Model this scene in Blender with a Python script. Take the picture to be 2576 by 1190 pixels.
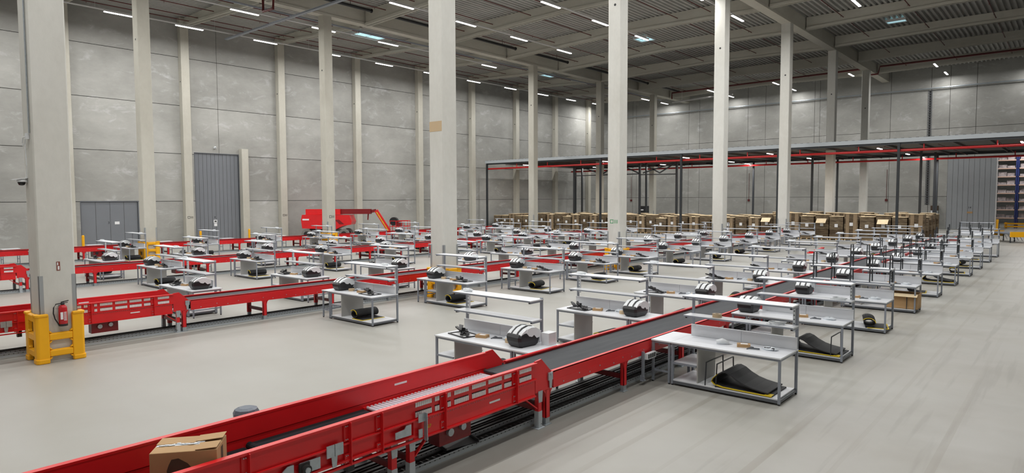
import bpy, math, random
from mathutils import Vector, Matrix
random.seed(7)
PI = math.pi
scene = bpy.context.scene
for o in list(bpy.data.objects):
    bpy.data.objects.remove(o, do_unlink=True)
C = scene.collection

# ------------------------------------------------------------------ camera, world, exposure
cam_d = bpy.data.cameras.new('camera')
cam_d.sensor_width = 36.0
cam_d.lens = 1650.64 / 2576.0 * 36.0
cam_d.clip_end = 400
cam = bpy.data.objects.new('camera', cam_d)
C.objects.link(cam)
yaw, pitch, roll = math.radians(40.757), math.radians(3.3165), math.radians(0.2137)
fw = Vector((math.cos(yaw)*math.cos(pitch), math.sin(yaw)*math.cos(pitch), -math.sin(pitch)))
r0 = Vector((math.sin(yaw), -math.cos(yaw), 0)); d0 = fw.cross(r0)
rt = math.cos(roll)*r0 + math.sin(roll)*d0
dn = -math.sin(roll)*r0 + math.cos(roll)*d0
up = -dn
m3 = Matrix((rt, up, -fw)).transposed()
cam.matrix_world = Matrix.Translation((0, 0, 4.0)) @ m3.to_4x4()
scene.camera = cam

world = bpy.data.worlds.new('world'); scene.world = world
world.use_nodes = True
world.node_tree.nodes['Background'].inputs[0].default_value = (0.75, 0.85, 1.0, 1)
world.node_tree.nodes['Background'].inputs[1].default_value = 0.05
scene.view_settings.view_transform = 'Standard'
scene.view_settings.look = 'None'
scene.view_settings.gamma = 1.0
scene.view_settings.use_curve_mapping = False
scene.view_settings.exposure = 0.0
scene.cycles.max_bounces = 6
scene.cycles.diffuse_bounces = 4
scene.cycles.glossy_bounces = 3
scene.cycles.transmission_bounces = 2
scene.cycles.sample_clamp_indirect = 4.0
scene.cycles.caustics_reflective = False
scene.cycles.caustics_refractive = False
scene.cycles.use_denoising = True
LAMP_W = 345.0

# ------------------------------------------------------------------ helpers
def srgb(r, g, b):
    f = lambda c: (c/255/12.92) if c <= 10 else ((c/255+0.055)/1.055)**2.4
    return (f(r), f(g), f(b), 1)

def mat(name, col, rough=0.5, metal=0.0, var=0.0, scale=8.0, stretch=(1, 1, 1), bump=0.0, coords='Object', emit=None, estr=0.0, spec=0.5):
    m = bpy.data.materials.new(name); m.use_nodes = True
    nt = m.node_tree; b = nt.nodes['Principled BSDF']
    b.inputs['Base Color'].default_value = col
    b.inputs['Roughness'].default_value = rough
    b.inputs['Metallic'].default_value = metal
    b.inputs['Specular IOR Level'].default_value = spec
    if emit:
        b.inputs['Emission Color'].default_value = emit
        b.inputs['Emission Strength'].default_value = estr
        m.cycles.emission_sampling = 'NONE'
    if var or bump:
        if coords == 'World':
            tc = nt.nodes.new('ShaderNodeNewGeometry'); src = tc.outputs['Position']
        else:
            tc = nt.nodes.new('ShaderNodeTexCoord'); src = tc.outputs[coords]
        mp = nt.nodes.new('ShaderNodeMapping'); mp.inputs['Scale'].default_value = stretch
        nt.links.new(src, mp.inputs['Vector'])
        n = nt.nodes.new('ShaderNodeTexNoise'); n.inputs['Scale'].default_value = scale
        n.inputs['Detail'].default_value = 4.0; n.inputs['Roughness'].default_value = 0.6
        nt.links.new(mp.outputs[0], n.inputs['Vector'])
        if var:
            mx = nt.nodes.new('ShaderNodeMix'); mx.data_type = 'RGBA'
            mx.inputs['A'].default_value = tuple(c*(1-var) for c in col[:3])+(1,)
            mx.inputs['B'].default_value = tuple(min(1, c*(1+var)) for c in col[:3])+(1,)
            rp = nt.nodes.new('ShaderNodeMapRange'); rp.inputs[1].default_value = 0.3; rp.inputs[2].default_value = 0.7
            nt.links.new(n.outputs['Fac'], rp.inputs[0])
            nt.links.new(rp.outputs[0], mx.inputs['Factor'])
            nt.links.new(mx.outputs['Result'], b.inputs['Base Color'])
        if bump:
            bp = nt.nodes.new('ShaderNodeBump'); bp.inputs['Strength'].default_value = bump; bp.inputs['Distance'].default_value = 0.02
            nt.links.new(n.outputs['Fac'], bp.inputs['Height'])
            nt.links.new(bp.outputs[0], b.inputs['Normal'])
    return m

def concrete(name, base, dark, pale, sx=(0.35, 0.35, 1.0), patch=0.5, panel=0.0):
    """mottled cast concrete: broad horizontal blotches, whitish bloom patches, fine grain"""
    m = bpy.data.materials.new(name); m.use_nodes = True
    nt = m.node_tree; b = nt.nodes['Principled BSDF']; L = nt.links.new
    g = nt.nodes.new('ShaderNodeNewGeometry')
    mp = nt.nodes.new('ShaderNodeMapping'); mp.inputs['Scale'].default_value = sx
    L(g.outputs['Position'], mp.inputs['Vector'])
    def noise(s, det, rough=0.6, dist=0.0):
        n = nt.nodes.new('ShaderNodeTexNoise'); n.inputs['Scale'].default_value = s; n.inputs['Detail'].default_value = det
        n.inputs['Roughness'].default_value = rough; n.inputs['Distortion'].default_value = dist
        L(mp.outputs[0], n.inputs['Vector']); return n
    def rng(x, a, c):
        r = nt.nodes.new('ShaderNodeMapRange'); r.inputs[1].default_value = a; r.inputs[2].default_value = c; L(x, r.inputs[0]); return r.outputs[0]
    def mix(f, A, B, fac=None):
        x = nt.nodes.new('ShaderNodeMix'); x.data_type = 'RGBA'
        if isinstance(f, float): x.inputs['Factor'].default_value = f
        else: L(f, x.inputs['Factor'])
        for k, v in (('A', A), ('B', B)):
            if isinstance(v, tuple): x.inputs[k].default_value = v
            else: L(v, x.inputs[k])
        return x.outputs['Result']
    n1 = noise(0.55, 5); n2 = noise(1.6, 8, 0.7, 0.6); n3 = noise(9, 3)
    c = mix(rng(n1.outputs['Fac'], 0.35, 0.68), dark, base)
    f2 = rng(n2.outputs['Fac'], 0.56, 0.78)
    mm = nt.nodes.new('ShaderNodeMath'); mm.operation = 'MULTIPLY'; mm.inputs[1].default_value = patch; L(f2, mm.inputs[0])
    c = mix(mm.outputs[0], c, pale)
    if panel:
        at = nt.nodes.new('ShaderNodeAttribute'); at.attribute_name = 'tone'
        c2 = nt.nodes.new('ShaderNodeVectorMath'); c2.operation = 'SCALE'
        L(c, c2.inputs[0]); L(at.outputs['Fac'], c2.inputs['Scale']); c = c2.outputs[0]
    f3 = rng(n3.outputs['Fac'], 0.2, 0.8)
    c3 = nt.nodes.new('ShaderNodeVectorMath'); c3.operation = 'SCALE'
    mr = nt.nodes.new('ShaderNodeMapRange'); mr.inputs[3].default_value = 0.93; mr.inputs[4].default_value = 1.06
    L(n3.outputs['Fac'], mr.inputs[0]); L(c, c3.inputs[0]); L(mr.outputs[0], c3.inputs['Scale'])
    L(c3.outputs[0], b.inputs['Base Color'])
    b.inputs['Roughness'].default_value = 0.8; b.inputs['Specular IOR Level'].default_value = 0.25
    bp = nt.nodes.new('ShaderNodeBump'); bp.inputs['Strength'].default_value = 0.15; bp.inputs['Distance'].default_value = 0.03
    L(n3.outputs['Fac'], bp.inputs['Height']); L(bp.outputs[0], b.inputs['Normal'])
    return m

def floor_mat():
    m = bpy.data.materials.new('floor_concrete'); m.use_nodes = True
    nt = m.node_tree; b = nt.nodes['Principled BSDF']; L = nt.links.new
    g = nt.nodes.new('ShaderNodeNewGeometry')
    sep = nt.nodes.new('ShaderNodeSeparateXYZ'); L(g.outputs['Position'], sep.inputs[0])
    def mapping(s):
        mp = nt.nodes.new('ShaderNodeMapping'); mp.inputs['Scale'].default_value = s; L(g.outputs['Position'], mp.inputs['Vector']); return mp.outputs[0]
    def noise(v, s, det, rough=0.6, dist=0.0):
        n = nt.nodes.new('ShaderNodeTexNoise'); n.inputs['Scale'].default_value = s; n.inputs['Detail'].default_value = det
        n.inputs['Roughness'].default_value = rough; n.inputs['Distortion'].default_value = dist; L(v, n.inputs['Vector']); return n.outputs['Fac']
    def rng(x, a, c, lo=0.0, hi=1.0):
        r = nt.nodes.new('ShaderNodeMapRange'); r.inputs[1].default_value = a; r.inputs[2].default_value = c
        r.inputs[3].default_value = lo; r.inputs[4].default_value = hi; L(x, r.inputs[0]); return r.outputs[0]
    def mix(f, A, B):
        x = nt.nodes.new('ShaderNodeMix'); x.data_type = 'RGBA'; L(f, x.inputs['Factor'])
        for k, v in (('A', A), ('B', B)):
            if isinstance(v, tuple): x.inputs[k].default_value = v
            else: L(v, x.inputs[k])
        return x.outputs['Result']
    def math_(op, a, bb):
        x = nt.nodes.new('ShaderNodeMath'); x.operation = op
        for i, v in enumerate((a, bb)):
            if isinstance(v, float): x.inputs[i].default_value = v
            else: L(v, x.inputs[i])
        return x.outputs[0]
    iso = mapping((1, 1, 1)); strx = mapping((0.06, 1.0, 1)); stry = mapping((1.0, 0.12, 1))
    c = mix(rng(noise(iso, 0.22, 5), 0.35, 0.65), srgb(158, 157, 151), srgb(166, 166, 161))
    c = mix(rng(noise(stry, 0.5, 4, 0.5), 0.45, 0.75, 0, 0.4), c, srgb(152, 148, 138))
    # tyre wear running along the aisle in front of the nearest row of benches
    aisle = math_('MULTIPLY', rng(sep.outputs['Y'], 6.8, 3.5), 1.0)
    st = rng(noise(strx, 3.2, 3, 0.5), 0.56, 0.64, 0, 0.34)
    c = mix(math_('MULTIPLY', st, aisle), c, srgb(126, 124, 116))
    bl = rng(noise(iso, 0.45, 4, 0.55, 0.2), 0.45, 0.7, 0, 0.4)
    c = mix(math_('MULTIPLY', bl, aisle), c, srgb(130, 126, 115))
    # darker floor band beside the first cable tray
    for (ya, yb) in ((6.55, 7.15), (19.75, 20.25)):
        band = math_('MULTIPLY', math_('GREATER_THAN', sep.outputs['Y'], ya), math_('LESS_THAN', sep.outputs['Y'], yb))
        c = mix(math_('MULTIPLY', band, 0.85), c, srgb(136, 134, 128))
    wob = noise(strx, 0.8, 3)
    for (yl, wd, am) in ((6.1, 0.03, 0.5), (5.42, 0.06, 0.75), (4.55, 0.04, 0.5), (3.55, 0.07, 0.6), (2.6, 0.04, 0.45), (1.5, 0.06, 0.5)):
        ln = math_('LESS_THAN', math_('ABSOLUTE', math_('SUBTRACT', sep.outputs['Y'], yl), 0.0), wd)
        c = mix(math_('MULTIPLY', math_('MULTIPLY', ln, am), rng(wob, 0.35, 0.6)), c, srgb(138, 134, 124))
    jl = math_('LESS_THAN', math_('ABSOLUTE', math_('SUBTRACT', sep.outputs['X'], 27.3), 0.0), 0.012)
    c = mix(math_('MULTIPLY', jl, 0.6), c, srgb(90, 88, 82))
    L(c, b.inputs['Base Color'])
    b.inputs['Roughness'].default_value = 0.42
    b.inputs['Specular IOR Level'].default_value = 0.42
    return m

def perforated(name, col, dot, pitch=0.1):
    """galvanised strip with a row of punched holes"""
    m = bpy.data.materials.new(name); m.use_nodes = True
    nt = m.node_tree; b = nt.nodes['Principled BSDF']; L = nt.links.new
    g = nt.nodes.new('ShaderNodeNewGeometry'); sep = nt.nodes.new('ShaderNodeSeparateXYZ'); L(g.outputs['Position'], sep.inputs[0])
    def mth(op, a, bb=None):
        x = nt.nodes.new('ShaderNodeMath'); x.operation = op
        for i, v in enumerate((a, bb)):
            if v is None: continue
            if isinstance(v, float): x.inputs[i].default_value = v
            else: L(v, x.inputs[i])
        return x.outputs[0]
    fx = mth('ABSOLUTE', mth('SUBTRACT', mth('FRACT', mth('DIVIDE', sep.outputs['X'], pitch)), 0.5))
    fz = mth('ABSOLUTE', mth('SUBTRACT', sep.outputs['Z'], 0.07))
    on = mth('MULTIPLY', mth('LESS_THAN', fx, 0.13), mth('LESS_THAN', fz, 0.008))
    mx = nt.nodes.new('ShaderNodeMix'); mx.data_type = 'RGBA'; L(on, mx.inputs['Factor'])
    mx.inputs['A'].default_value = col; mx.inputs['B'].default_value = dot
    L(mx.outputs['Result'], b.inputs['Base Color'])
    b.inputs['Roughness'].default_value = 0.5
    return m

def sheets(name, base, dark, pale):
    """edges of stacked flat cardboard"""
    m = bpy.data.materials.new(name); m.use_nodes = True
    nt = m.node_tree; b = nt.nodes['Principled BSDF']; L = nt.links.new
    tc = nt.nodes.new('ShaderNodeTexCoord')
    mp = nt.nodes.new('ShaderNodeMapping'); mp.inputs['Scale'].default_value = (0.8, 2.0, 26); L(tc.outputs['Object'], mp.inputs['Vector'])
    n = nt.nodes.new('ShaderNodeTexNoise'); n.inputs['Scale'].default_value = 1.0; n.inputs['Detail'].default_value = 2; L(mp.outputs[0], n.inputs['Vector'])
    r = nt.nodes.new('ShaderNodeValToRGB'); L(n.outputs['Fac'], r.inputs[0])
    r.color_ramp.elements[0].position = 0.35; r.color_ramp.elements[0].color = dark
    r.color_ramp.elements[1].position = 0.68; r.color_ramp.elements[1].color = pale
    e = r.color_ramp.elements.new(0.5); e.color = base
    L(r.outputs[0], b.inputs['Base Color']); b.inputs['Roughness'].default_value = 0.85
    b.inputs['Specular IOR Level'].default_value = 0.15
    return m

M = {}
M['wall'] = concrete('wall_concrete', srgb(178, 178, 174), srgb(154, 154, 150), srgb(208, 209, 211), (0.34, 0.34, 0.62), 0.8, panel=1.0)
M['column'] = concrete('column_concrete', srgb(216, 216, 211), srgb(204, 203, 196), srgb(224, 224, 221), (0.6, 0.6, 0.35), 0.35)
M['pillar'] = concrete('pillar_concrete', srgb(198, 196, 186), srgb(184, 181, 170), srgb(208, 206, 199), (0.6, 0.6, 0.35), 0.35)
M['beam'] = concrete('beam_concrete', srgb(204, 202, 192), srgb(190, 187, 176), srgb(210, 208, 202), (0.3, 0.3, 1.0), 0.3)
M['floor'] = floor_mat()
M['deck'] = mat('roof_sheet', srgb(176, 176, 172), 0.55, 0.0, var=0.08, scale=0.6, coords='World')
M['joint'] = mat('joint_dark_gap', srgb(60, 59, 56), 0.9)  # dark colour for panel joints and door seams
M['door'] = mat('door_grey', srgb(118, 122, 128), 0.5, var=0.03, scale=0.8)
M['door_pale'] = mat('door_pale_grey', srgb(150, 154, 158), 0.5, var=0.03, scale=0.8)
M['red'] = mat('red_paint', srgb(216, 32, 37), 0.32, var=0.06, scale=2.0)
M['red_dark'] = mat('dark_red_paint', srgb(122, 18, 24), 0.4)
M['pipe_red'] = mat('pipe_red', srgb(92, 28, 28), 0.5)
M['mezz_red'] = mat('pipe_bright_red', srgb(190, 28, 30), 0.35)
M['belt'] = mat('belt_grey', srgb(80, 82, 85), 0.8, spec=0.12, var=0.10, scale=3.0, stretch=(0.3, 3, 1))
M['belt_black'] = mat('belt_black', srgb(40, 42, 46), 0.75, spec=0.15, var=0.12, scale=3.0)
M['zinc'] = mat('galvanised', srgb(176, 184, 190), 0.38, 0.55, var=0.10, scale=14)
M['roller_steel'] = mat('roller_bright_steel', srgb(226, 226, 234), 0.3, 0.1)
M['perf'] = perforated('perforated_zinc', srgb(176, 183, 188), srgb(70, 72, 74))
M['tray_dark'] = mat('cable_dark', srgb(46, 46, 46), 0.6, var=0.25, scale=2.0, stretch=(0.2, 12, 1))
M['tray_grey'] = mat('cable_grey', srgb(70, 70, 69), 0.55, var=0.25, scale=2.0, stretch=(0.2, 12, 1))
M['steel'] = mat('grey_powder_steel', srgb(140, 146, 156), 0.4, 0.1)
M['steel_dark'] = mat('dark_rail_steel', srgb(96, 100, 106), 0.5, 0.1)
M['top'] = mat('white_laminate', srgb(228, 231, 236), 0.3, var=0.012, scale=3)
M['shelf'] = mat('shelf_laminate', srgb(226, 229, 233), 0.4)
M['board'] = mat('back_board', srgb(222, 224, 228), 0.45)
M['panel'] = mat('side_panel_grey', srgb(172, 171, 168), 0.55)
M['black'] = mat('black_plastic', srgb(30, 31, 34), 0.4)
M['rubber'] = mat('black_rubber', srgb(44, 45, 48), 0.7, var=0.08, scale=10)
M['yellow'] = mat('yellow_plastic', srgb(246, 178, 10), 0.45, var=0.03, scale=3)
M['yellow_foam'] = mat('yellow_edge', srgb(218, 190, 40), 0.6)
M['white'] = mat('white_plastic', srgb(228, 232, 235), 0.3)
M['paper'] = mat('paper_white', srgb(232, 233, 235), 0.8)
M['card'] = mat('cardboard', srgb(180, 146, 104), 0.8, var=0.05, scale=3)
M['card_dull'] = mat('cardboard_dull', srgb(146, 126, 100), 0.85, var=0.08, scale=3)
M['card_dark'] = mat('printed_brown', srgb(78, 62, 48), 0.8, var=0.15, scale=6)
M['card_edge'] = sheets('cardboard_edges', srgb(112, 98, 80), srgb(78, 67, 54), srgb(136, 121, 99))
M['card_edge2'] = sheets('cardboard_edges_dark', srgb(92, 78, 62), srgb(62, 52, 40), srgb(116, 100, 79))
M['card_top'] = mat('cardboard_sheet', srgb(226, 206, 170), 0.85, var=0.10, scale=2.5)
M['wood'] = mat('pallet_wood', srgb(196, 168, 126), 0.8, var=0.12, scale=4, stretch=(1, 8, 8))
M['tape'] = mat('kraft_tape', srgb(196, 172, 138), 0.6)
M['mezz_dark'] = mat('dark_steel_post', srgb(44, 48, 52), 0.45)
M['mezz_edge'] = mat('edge_beam_zinc', srgb(186, 193, 198), 0.5, 0.0)
M['mezz_under'] = mat('grating_underside', srgb(84, 82, 80), 0.7, var=0.1, scale=2)
M['lamp'] = mat('lamp_diffuser', (1, 1, 1, 1), 0.4, emit=(1.0, 0.97, 0.98, 1), estr=6.0)
M['lamp_body'] = mat('lamp_housing', srgb(214, 214, 214), 0.4)
M['sky'] = mat('skylight_dome', (0.5, 0.8, 0.9, 1), 0.3, emit=(0.50, 0.86, 0.95, 1), estr=0.85)
M['glass_dark'] = mat('dark_glass', srgb(20, 22, 26), 0.1)
M['ext_red'] = mat('extinguisher_red', srgb(188, 30, 40), 0.25)
M['navy'] = mat('rack_blue', srgb(44, 58, 118), 0.45)
M['orange'] = mat('rack_beam_orange', srgb(226, 190, 172), 0.5)
M['goods'] = mat('rack_goods', srgb(176, 164, 164), 0.8, var=0.55, scale=2.6)
M['green'] = mat('green_sign', srgb(40, 150, 90), 0.5)
M['wheel'] = mat('tyre_grey', srgb(120, 118, 114), 0.85, var=0.15, scale=5)
M['motor'] = mat('motor_blue_grey', srgb(96, 104, 116), 0.45)
M['sign_red'] = mat('sign_red', srgb(132, 66, 56), 0.5)
M['stain'] = mat('steel_guard_grey', srgb(160, 164, 166), 0.5, 0.2)
M['bag'] = mat('clear_film', srgb(214, 220, 226), 0.15, spec=0.7)

class MB:
    def __init__(s): s.v = []; s.f = []; s.mi = []; s.cur = 0; s.tone = []; s.t = 1.0
    def _add(s, vs, fs):
        n = len(s.v); s.v += [tuple(p) for p in vs]
        for f in fs: s.f.append(tuple(n+i for i in f)); s.mi.append(s.cur); s.tone.append(s.t)
        return s
    def m(s, i): s.cur = i; return s
    def box(s, x0, x1, y0, y1, z0, z1, X=None):
        vs = [(x0,y0,z0),(x1,y0,z0),(x1,y1,z0),(x0,y1,z0),(x0,y0,z1),(x1,y0,z1),(x1,y1,z1),(x0,y1,z1)]
        if X is not None: vs = [X @ Vector(p) for p in vs]
        return s._add(vs, [(0,3,2,1),(4,5,6,7),(0,1,5,4),(1,2,6,5),(2,3,7,6),(3,0,4,7)])
    def prism(s, pts, axis, a, b, X=None):
        """polygon pts extruded along axis from a to b; pts give the two other coordinates in xyz order"""
        def mk(p, t):
            return {'x': (t, p[0], p[1]), 'y': (p[0], t, p[1]), 'z': (p[0], p[1], t)}[axis]
        n = len(pts); vs = [mk(p, a) for p in pts] + [mk(p, b) for p in pts]
        if X is not None: vs = [X @ Vector(p) for p in vs]
        fs = [tuple(range(n)), tuple(range(2*n-1, n-1, -1))] + [(i, n+i, n+(i+1) % n, (i+1) % n) for i in range(n)]
        return s._add(vs, fs)
    def tube(s, path, r, n=8, cap=True):
        P = [Vector(p) for p in path]; rings = []
        for i, p in enumerate(P):
            t = (P[min(i+1, len(P)-1)] - P[max(i-1, 0)]).normalized()
            a = Vector((0, 0, 1)) if abs(t.z) < 0.9 else Vector((1, 0, 0))
            u = t.cross(a).normalized(); w = t.cross(u)
            rr = r[i] if isinstance(r, (list, tuple)) else r
            rings.append([p + rr*(math.cos(2*PI*k/n)*u + math.sin(2*PI*k/n)*w) for k in range(n)])
        vs = [q for g in rings for q in g]; fs = []
        for i in range(len(P)-1):
            for k in range(n):
                fs.append((i*n+k, i*n+(k+1) % n, (i+1)*n+(k+1) % n, (i+1)*n+k))
        if cap: fs += [tuple(range(n-1, -1, -1)), tuple((len(P)-1)*n+k for k in range(n))]
        return s._add(vs, fs)
    def lathe(s, prof, cx, cy, n=16, cz=0.0):
        vs = []; fs = []
        for r, z in prof:
            vs += [(cx+r*math.cos(2*PI*k/n), cy+r*math.sin(2*PI*k/n), cz+z) for k in range(n)]
        for i in range(len(prof)-1):
            for k in range(n): fs.append((i*n+k, i*n+(k+1) % n, (i+1)*n+(k+1) % n, (i+1)*n+k))
        fs += [tuple(range(n-1, -1, -1)), tuple((len(prof)-1)*n+k for k in range(n))]
        return s._add(vs, fs)
    def bar(s, a, b, w, h):
        """rectangular bar from a to b, w wide (horizontal), h tall"""
        a = Vector(a); b = Vector(b); t = (b-a).normalized()
        ref = Vector((0, 0, 1)) if abs(t.z) < 0.9 else Vector((1, 0, 0))
        u = t.cross(ref).normalized(); v = u.cross(t)
        vs = []
        for p in (a, b):
            vs += [p + u*w/2*i + v*h/2*j for i, j in ((-1,-1),(1,-1),(1,1),(-1,1))]
        return s._add(vs, [(0,1,2,3),(7,6,5,4),(0,4,5,1),(1,5,6,2),(2,6,7,3),(3,7,4,0)])
    def mesh(s, name, mats):
        me = bpy.data.meshes.new(name); me.from_pydata(s.v, [], s.f)
        if not isinstance(mats, (list, tuple)): mats = [mats]
        for m_ in mats: me.materials.append(M[m_] if isinstance(m_, str) else m_)
        if max(s.mi or [0]) > 0: me.polygons.foreach_set('material_index', s.mi)
        return me
    def build(s, name, mats, parent=None, smooth=False, tone=False, bevel=0.0, loc=None):
        me = s.mesh(name, mats)
        if tone:
            a = me.attributes.new('tone', 'FLOAT', 'FACE'); a.data.foreach_set('value', s.tone)
        if smooth: me.polygons.foreach_set('use_smooth', [True]*len(s.f))
        me.update()
        o = bpy.data.objects.new(name, me); C.objects.link(o)
        if parent is not None: o.parent = parent
        if loc is not None: o.location = loc
        if bevel:
            b = o.modifiers.new('bevel', 'BEVEL'); b.width = bevel; b.segments = 2; b.limit_method = 'ANGLE'
        return o

def tag(o, label, cat, group=None):
    o['label'] = label; o['category'] = cat
    if group: o['group'] = group
    return o
def thing(name, label, cat, loc=(0, 0, 0), rz=0.0, group=None):
    o = bpy.data.objects.new(name, None); C.objects.link(o); o.empty_display_size = 0.2
    o.location = loc; o.rotation_euler = (0, 0, rz)
    return tag(o, label, cat, group)
def struct(o): o['kind'] = 'structure'; return o
KIDS = {}
def kids(o):
    k = o.name
    if k not in KIDS: KIDS[k] = [c for c in bpy.data.objects if c.parent == o]
    return KIDS[k]
def dup(root, loc, rz=None, label=None, group=None, skip=()):
    r = root.copy(); C.objects.link(r); r.location = loc
    if rz is not None: r.rotation_euler = (0, 0, rz)
    if label: r['label'] = label
    if group: r['group'] = group
    for ch in kids(root):
        if ch.name.split('.')[0] in skip: continue
        c = ch.copy(); C.objects.link(c); c.parent = r
        for g in kids(ch):
            d = g.copy(); C.objects.link(d); d.parent = c
    return r
class Placer:
    """moves the first copy itself, later ones are copies"""
    def __init__(s, root): s.root = root; s.used = False
    def __call__(s, loc, rz, label, group):
        if not s.used:
            s.used = True; kids(s.root)
            for k in kids(s.root): kids(k)
            s.root.location = loc; s.root.rotation_euler = (0, 0, rz); s.root['label'] = label
            if group: s.root['group'] = group
            return s.root
        return dup(s.root, loc, rz, label, group)
ORD = ['first', 'second', 'third', 'fourth', 'fifth', 'sixth', 'seventh', 'eighth', 'ninth', 'tenth', 'eleventh', 'twelfth', 'thirteenth',
       'fourteenth', 'fifteenth', 'sixteenth', 'seventeenth', 'eighteenth', 'nineteenth', 'twentieth', 'twenty-first', 'twenty-second', 'twenty-third',
       'twenty-fourth', 'twenty-fifth', 'twenty-sixth', 'twenty-seventh', 'twenty-eighth', 'twenty-ninth', 'thirtieth', 'thirty-first', 'thirty-second',
       'thirty-third', 'thirty-fourth', 'thirty-fifth', 'thirty-sixth', 'thirty-seventh', 'thirty-eighth', 'thirty-ninth', 'fortieth']
def text(body, size, matname, parent, X, name='lettering'):
    cu = bpy.data.curves.new(name, 'FONT'); cu.body = body; cu.size = size; cu.align_x = 'CENTER'; cu.align_y = 'CENTER'
    cu.extrude = 0.001; cu.materials.append(M[matname])
    tmp = bpy.data.objects.new('tmp', cu); C.objects.link(tmp)
    me = bpy.data.meshes.new_from_object(tmp.evaluated_get(bpy.context.evaluated_depsgraph_get()))
    bpy.data.objects.remove(tmp); me.name = name
    o = bpy.data.objects.new(name, me); C.objects.link(o); o.parent = parent; o.matrix_local = X
    return o
def face_my(x, y, z):   # text frame facing -Y
    return Matrix.Translation((x, y, z)) @ Matrix.Rotation(PI/2, 4, 'X')
def face_mx(x, y, z):   # text frame facing -X
    return Matrix.Translation((x, y, z)) @ Matrix.Rotation(-PI/2, 4, 'Z') @ Matrix.Rotation(PI/2, 4, 'X')

# ------------------------------------------------------------------ room shell
XW, YW = 97.3, 61.3            # rear wall plane, left wall plane
X0, Y0R = -9.0, -14.0          # hall edges behind the camera and to its right
ZT = 20.15
def wall_boxes(mb, spans, zs, gap, fixed, axis, th):
    for a, b in spans:
        for z0, z1 in zip(zs[:-1], zs[1:]):
            mb.t = random.uniform(0.90, 1.05)
            if axis == 'x': mb.box(a+gap/2, b-gap/2, fixed, fixed+th, z0+gap/2, z1-gap/2)
            else: mb.box(fixed, fixed+th, a+gap/2, b-gap/2, z0+gap/2, z1-gap/2)
pil = [25.95, 35.3, 44.5, 53.6, 62.8, 71.8, 81.0, 90.0]
pil_all = [-1.8, 7.4, 16.7] + pil
zs = [0, 3.87, 8.13, 12.42, 16.7, 20.6]
mb = MB()
edges = [X0] + pil_all + [XW+0.5]
spans = list(zip(edges[:-1], edges[1:]))
D1 = (17.55, 21.8, 3.85); D2 = (26.75, 30.85, 8.25)
for a, b in spans:
    for z0, z1 in zip(zs[:-1], zs[1:]):
        mb.t = random.uniform(0.88, 1.06)
        cuts = [(a, b, z0, z1)]
        for dx0, dx1, dz in (D1, D2):
            new = []
            for (p, q, r, t) in cuts:
                if q <= dx0 or p >= dx1 or r >= dz: new.append((p, q, r, t)); continue
                if p < dx0: new.append((p, dx0, r, t))
                if q > dx1: new.append((dx1, q, r, t))
                if t > dz + 0.05: new.append((max(p, dx0), min(q, dx1), max(r, dz), t))
            cuts = new
        for (p, q, r, t) in cuts:
            mb.box(p + (0.012 if p == a else 0), q - (0.012 if q == b else 0), YW, YW+0.25, r + (0.022 if r == z0 else 0), t - (0.022 if t == z1 else 0))
wl = struct(mb.build('wall_left', 'wall', tone=True))
struct(MB().box(X0, XW+0.5, YW+0.07, YW+0.3, 8.3, 20.6).box(X0, D2[0]-0.02, YW+0.07, YW+0.3, 3.9, 8.3).box(D2[1]+0.02, XW+0.5, YW+0.07, YW+0.3, 3.9, 8.3).box(X0, D1[0]-0.02, YW+0.07, YW+0.3, 0, 3.9).box(D1[1]+0.02, D2[0]-0.02, YW+0.07, YW+0.3, 0, 3.9).box(D2[1]+0.02, XW+0.5, YW+0.07, YW+0.3, 0, 3.9).build('trim_1', 'joint'))
# vertical panel joint above the tall door
struct(MB().box(29.0, 29.03, YW-0.004, YW+0.1, 8.3, 20.1).build('trim_2', 'joint'))
# rear wall with an opening at the far end and a big sliding door
vj = [YW, 57.0, 56.3, 46.93, 45.13, 37.54, 34.95, 28.2, 27.5, 18.85, 14.4, 12.4]
mb = MB()
zr = [0, 4.04, 12.48, 17.3, 20.6]
def rw(ya, yb, za, zb, g=0.022):
    mb.t = random.uniform(0.95, 1.03); mb.box(XW, XW+0.25, ya+g, yb-g, za+g, zb-g)
for b_, a_ in zip(vj[:-1], vj[1:]):
    for z0, z1 in zip(zr[:-1], zr[1:]): rw(a_, b_, z0, z1)
for a_, b_ in ((9.7, 12.4), (2.0, 9.7), (-6, 2.0), (-14, -6)):
    for z0, z1 in ((8.75, 12.48), (12.48, 17.3), (17.3, 20.6)): rw(a_, b_, z0, z1)
for a_, b_ in ((-6, 1.0), (-14, -6)): rw(a_, b_, 0, 8.75)
struct(mb.build('wall_rear', 'wall', tone=True))
struct(MB().box(XW+0.05, XW+0.3, 12.42, YW, 0.02, 20.5).box(XW+0.05, XW+0.3, Y0R, 12.42, 8.78, 20.5).build('trim_3', 'joint'))
mb = MB(); mb.t = 0.98; mb.box(X0, XW, Y0R-0.3, Y0R, 0, 20.6); struct(mb.build('wall_right', 'wall', tone=True))
mb = MB(); mb.t = 0.98; mb.box(X0-0.3, X0, Y0R-0.3, YW+0.3, 0, 20.6); struct(mb.build('wall_front', 'wall', tone=True))
struct(MB().box(X0-0.3, 131, Y0R-0.3, YW+0.6, -0.3, 0.0).build('floor', 'floor'))
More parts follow.
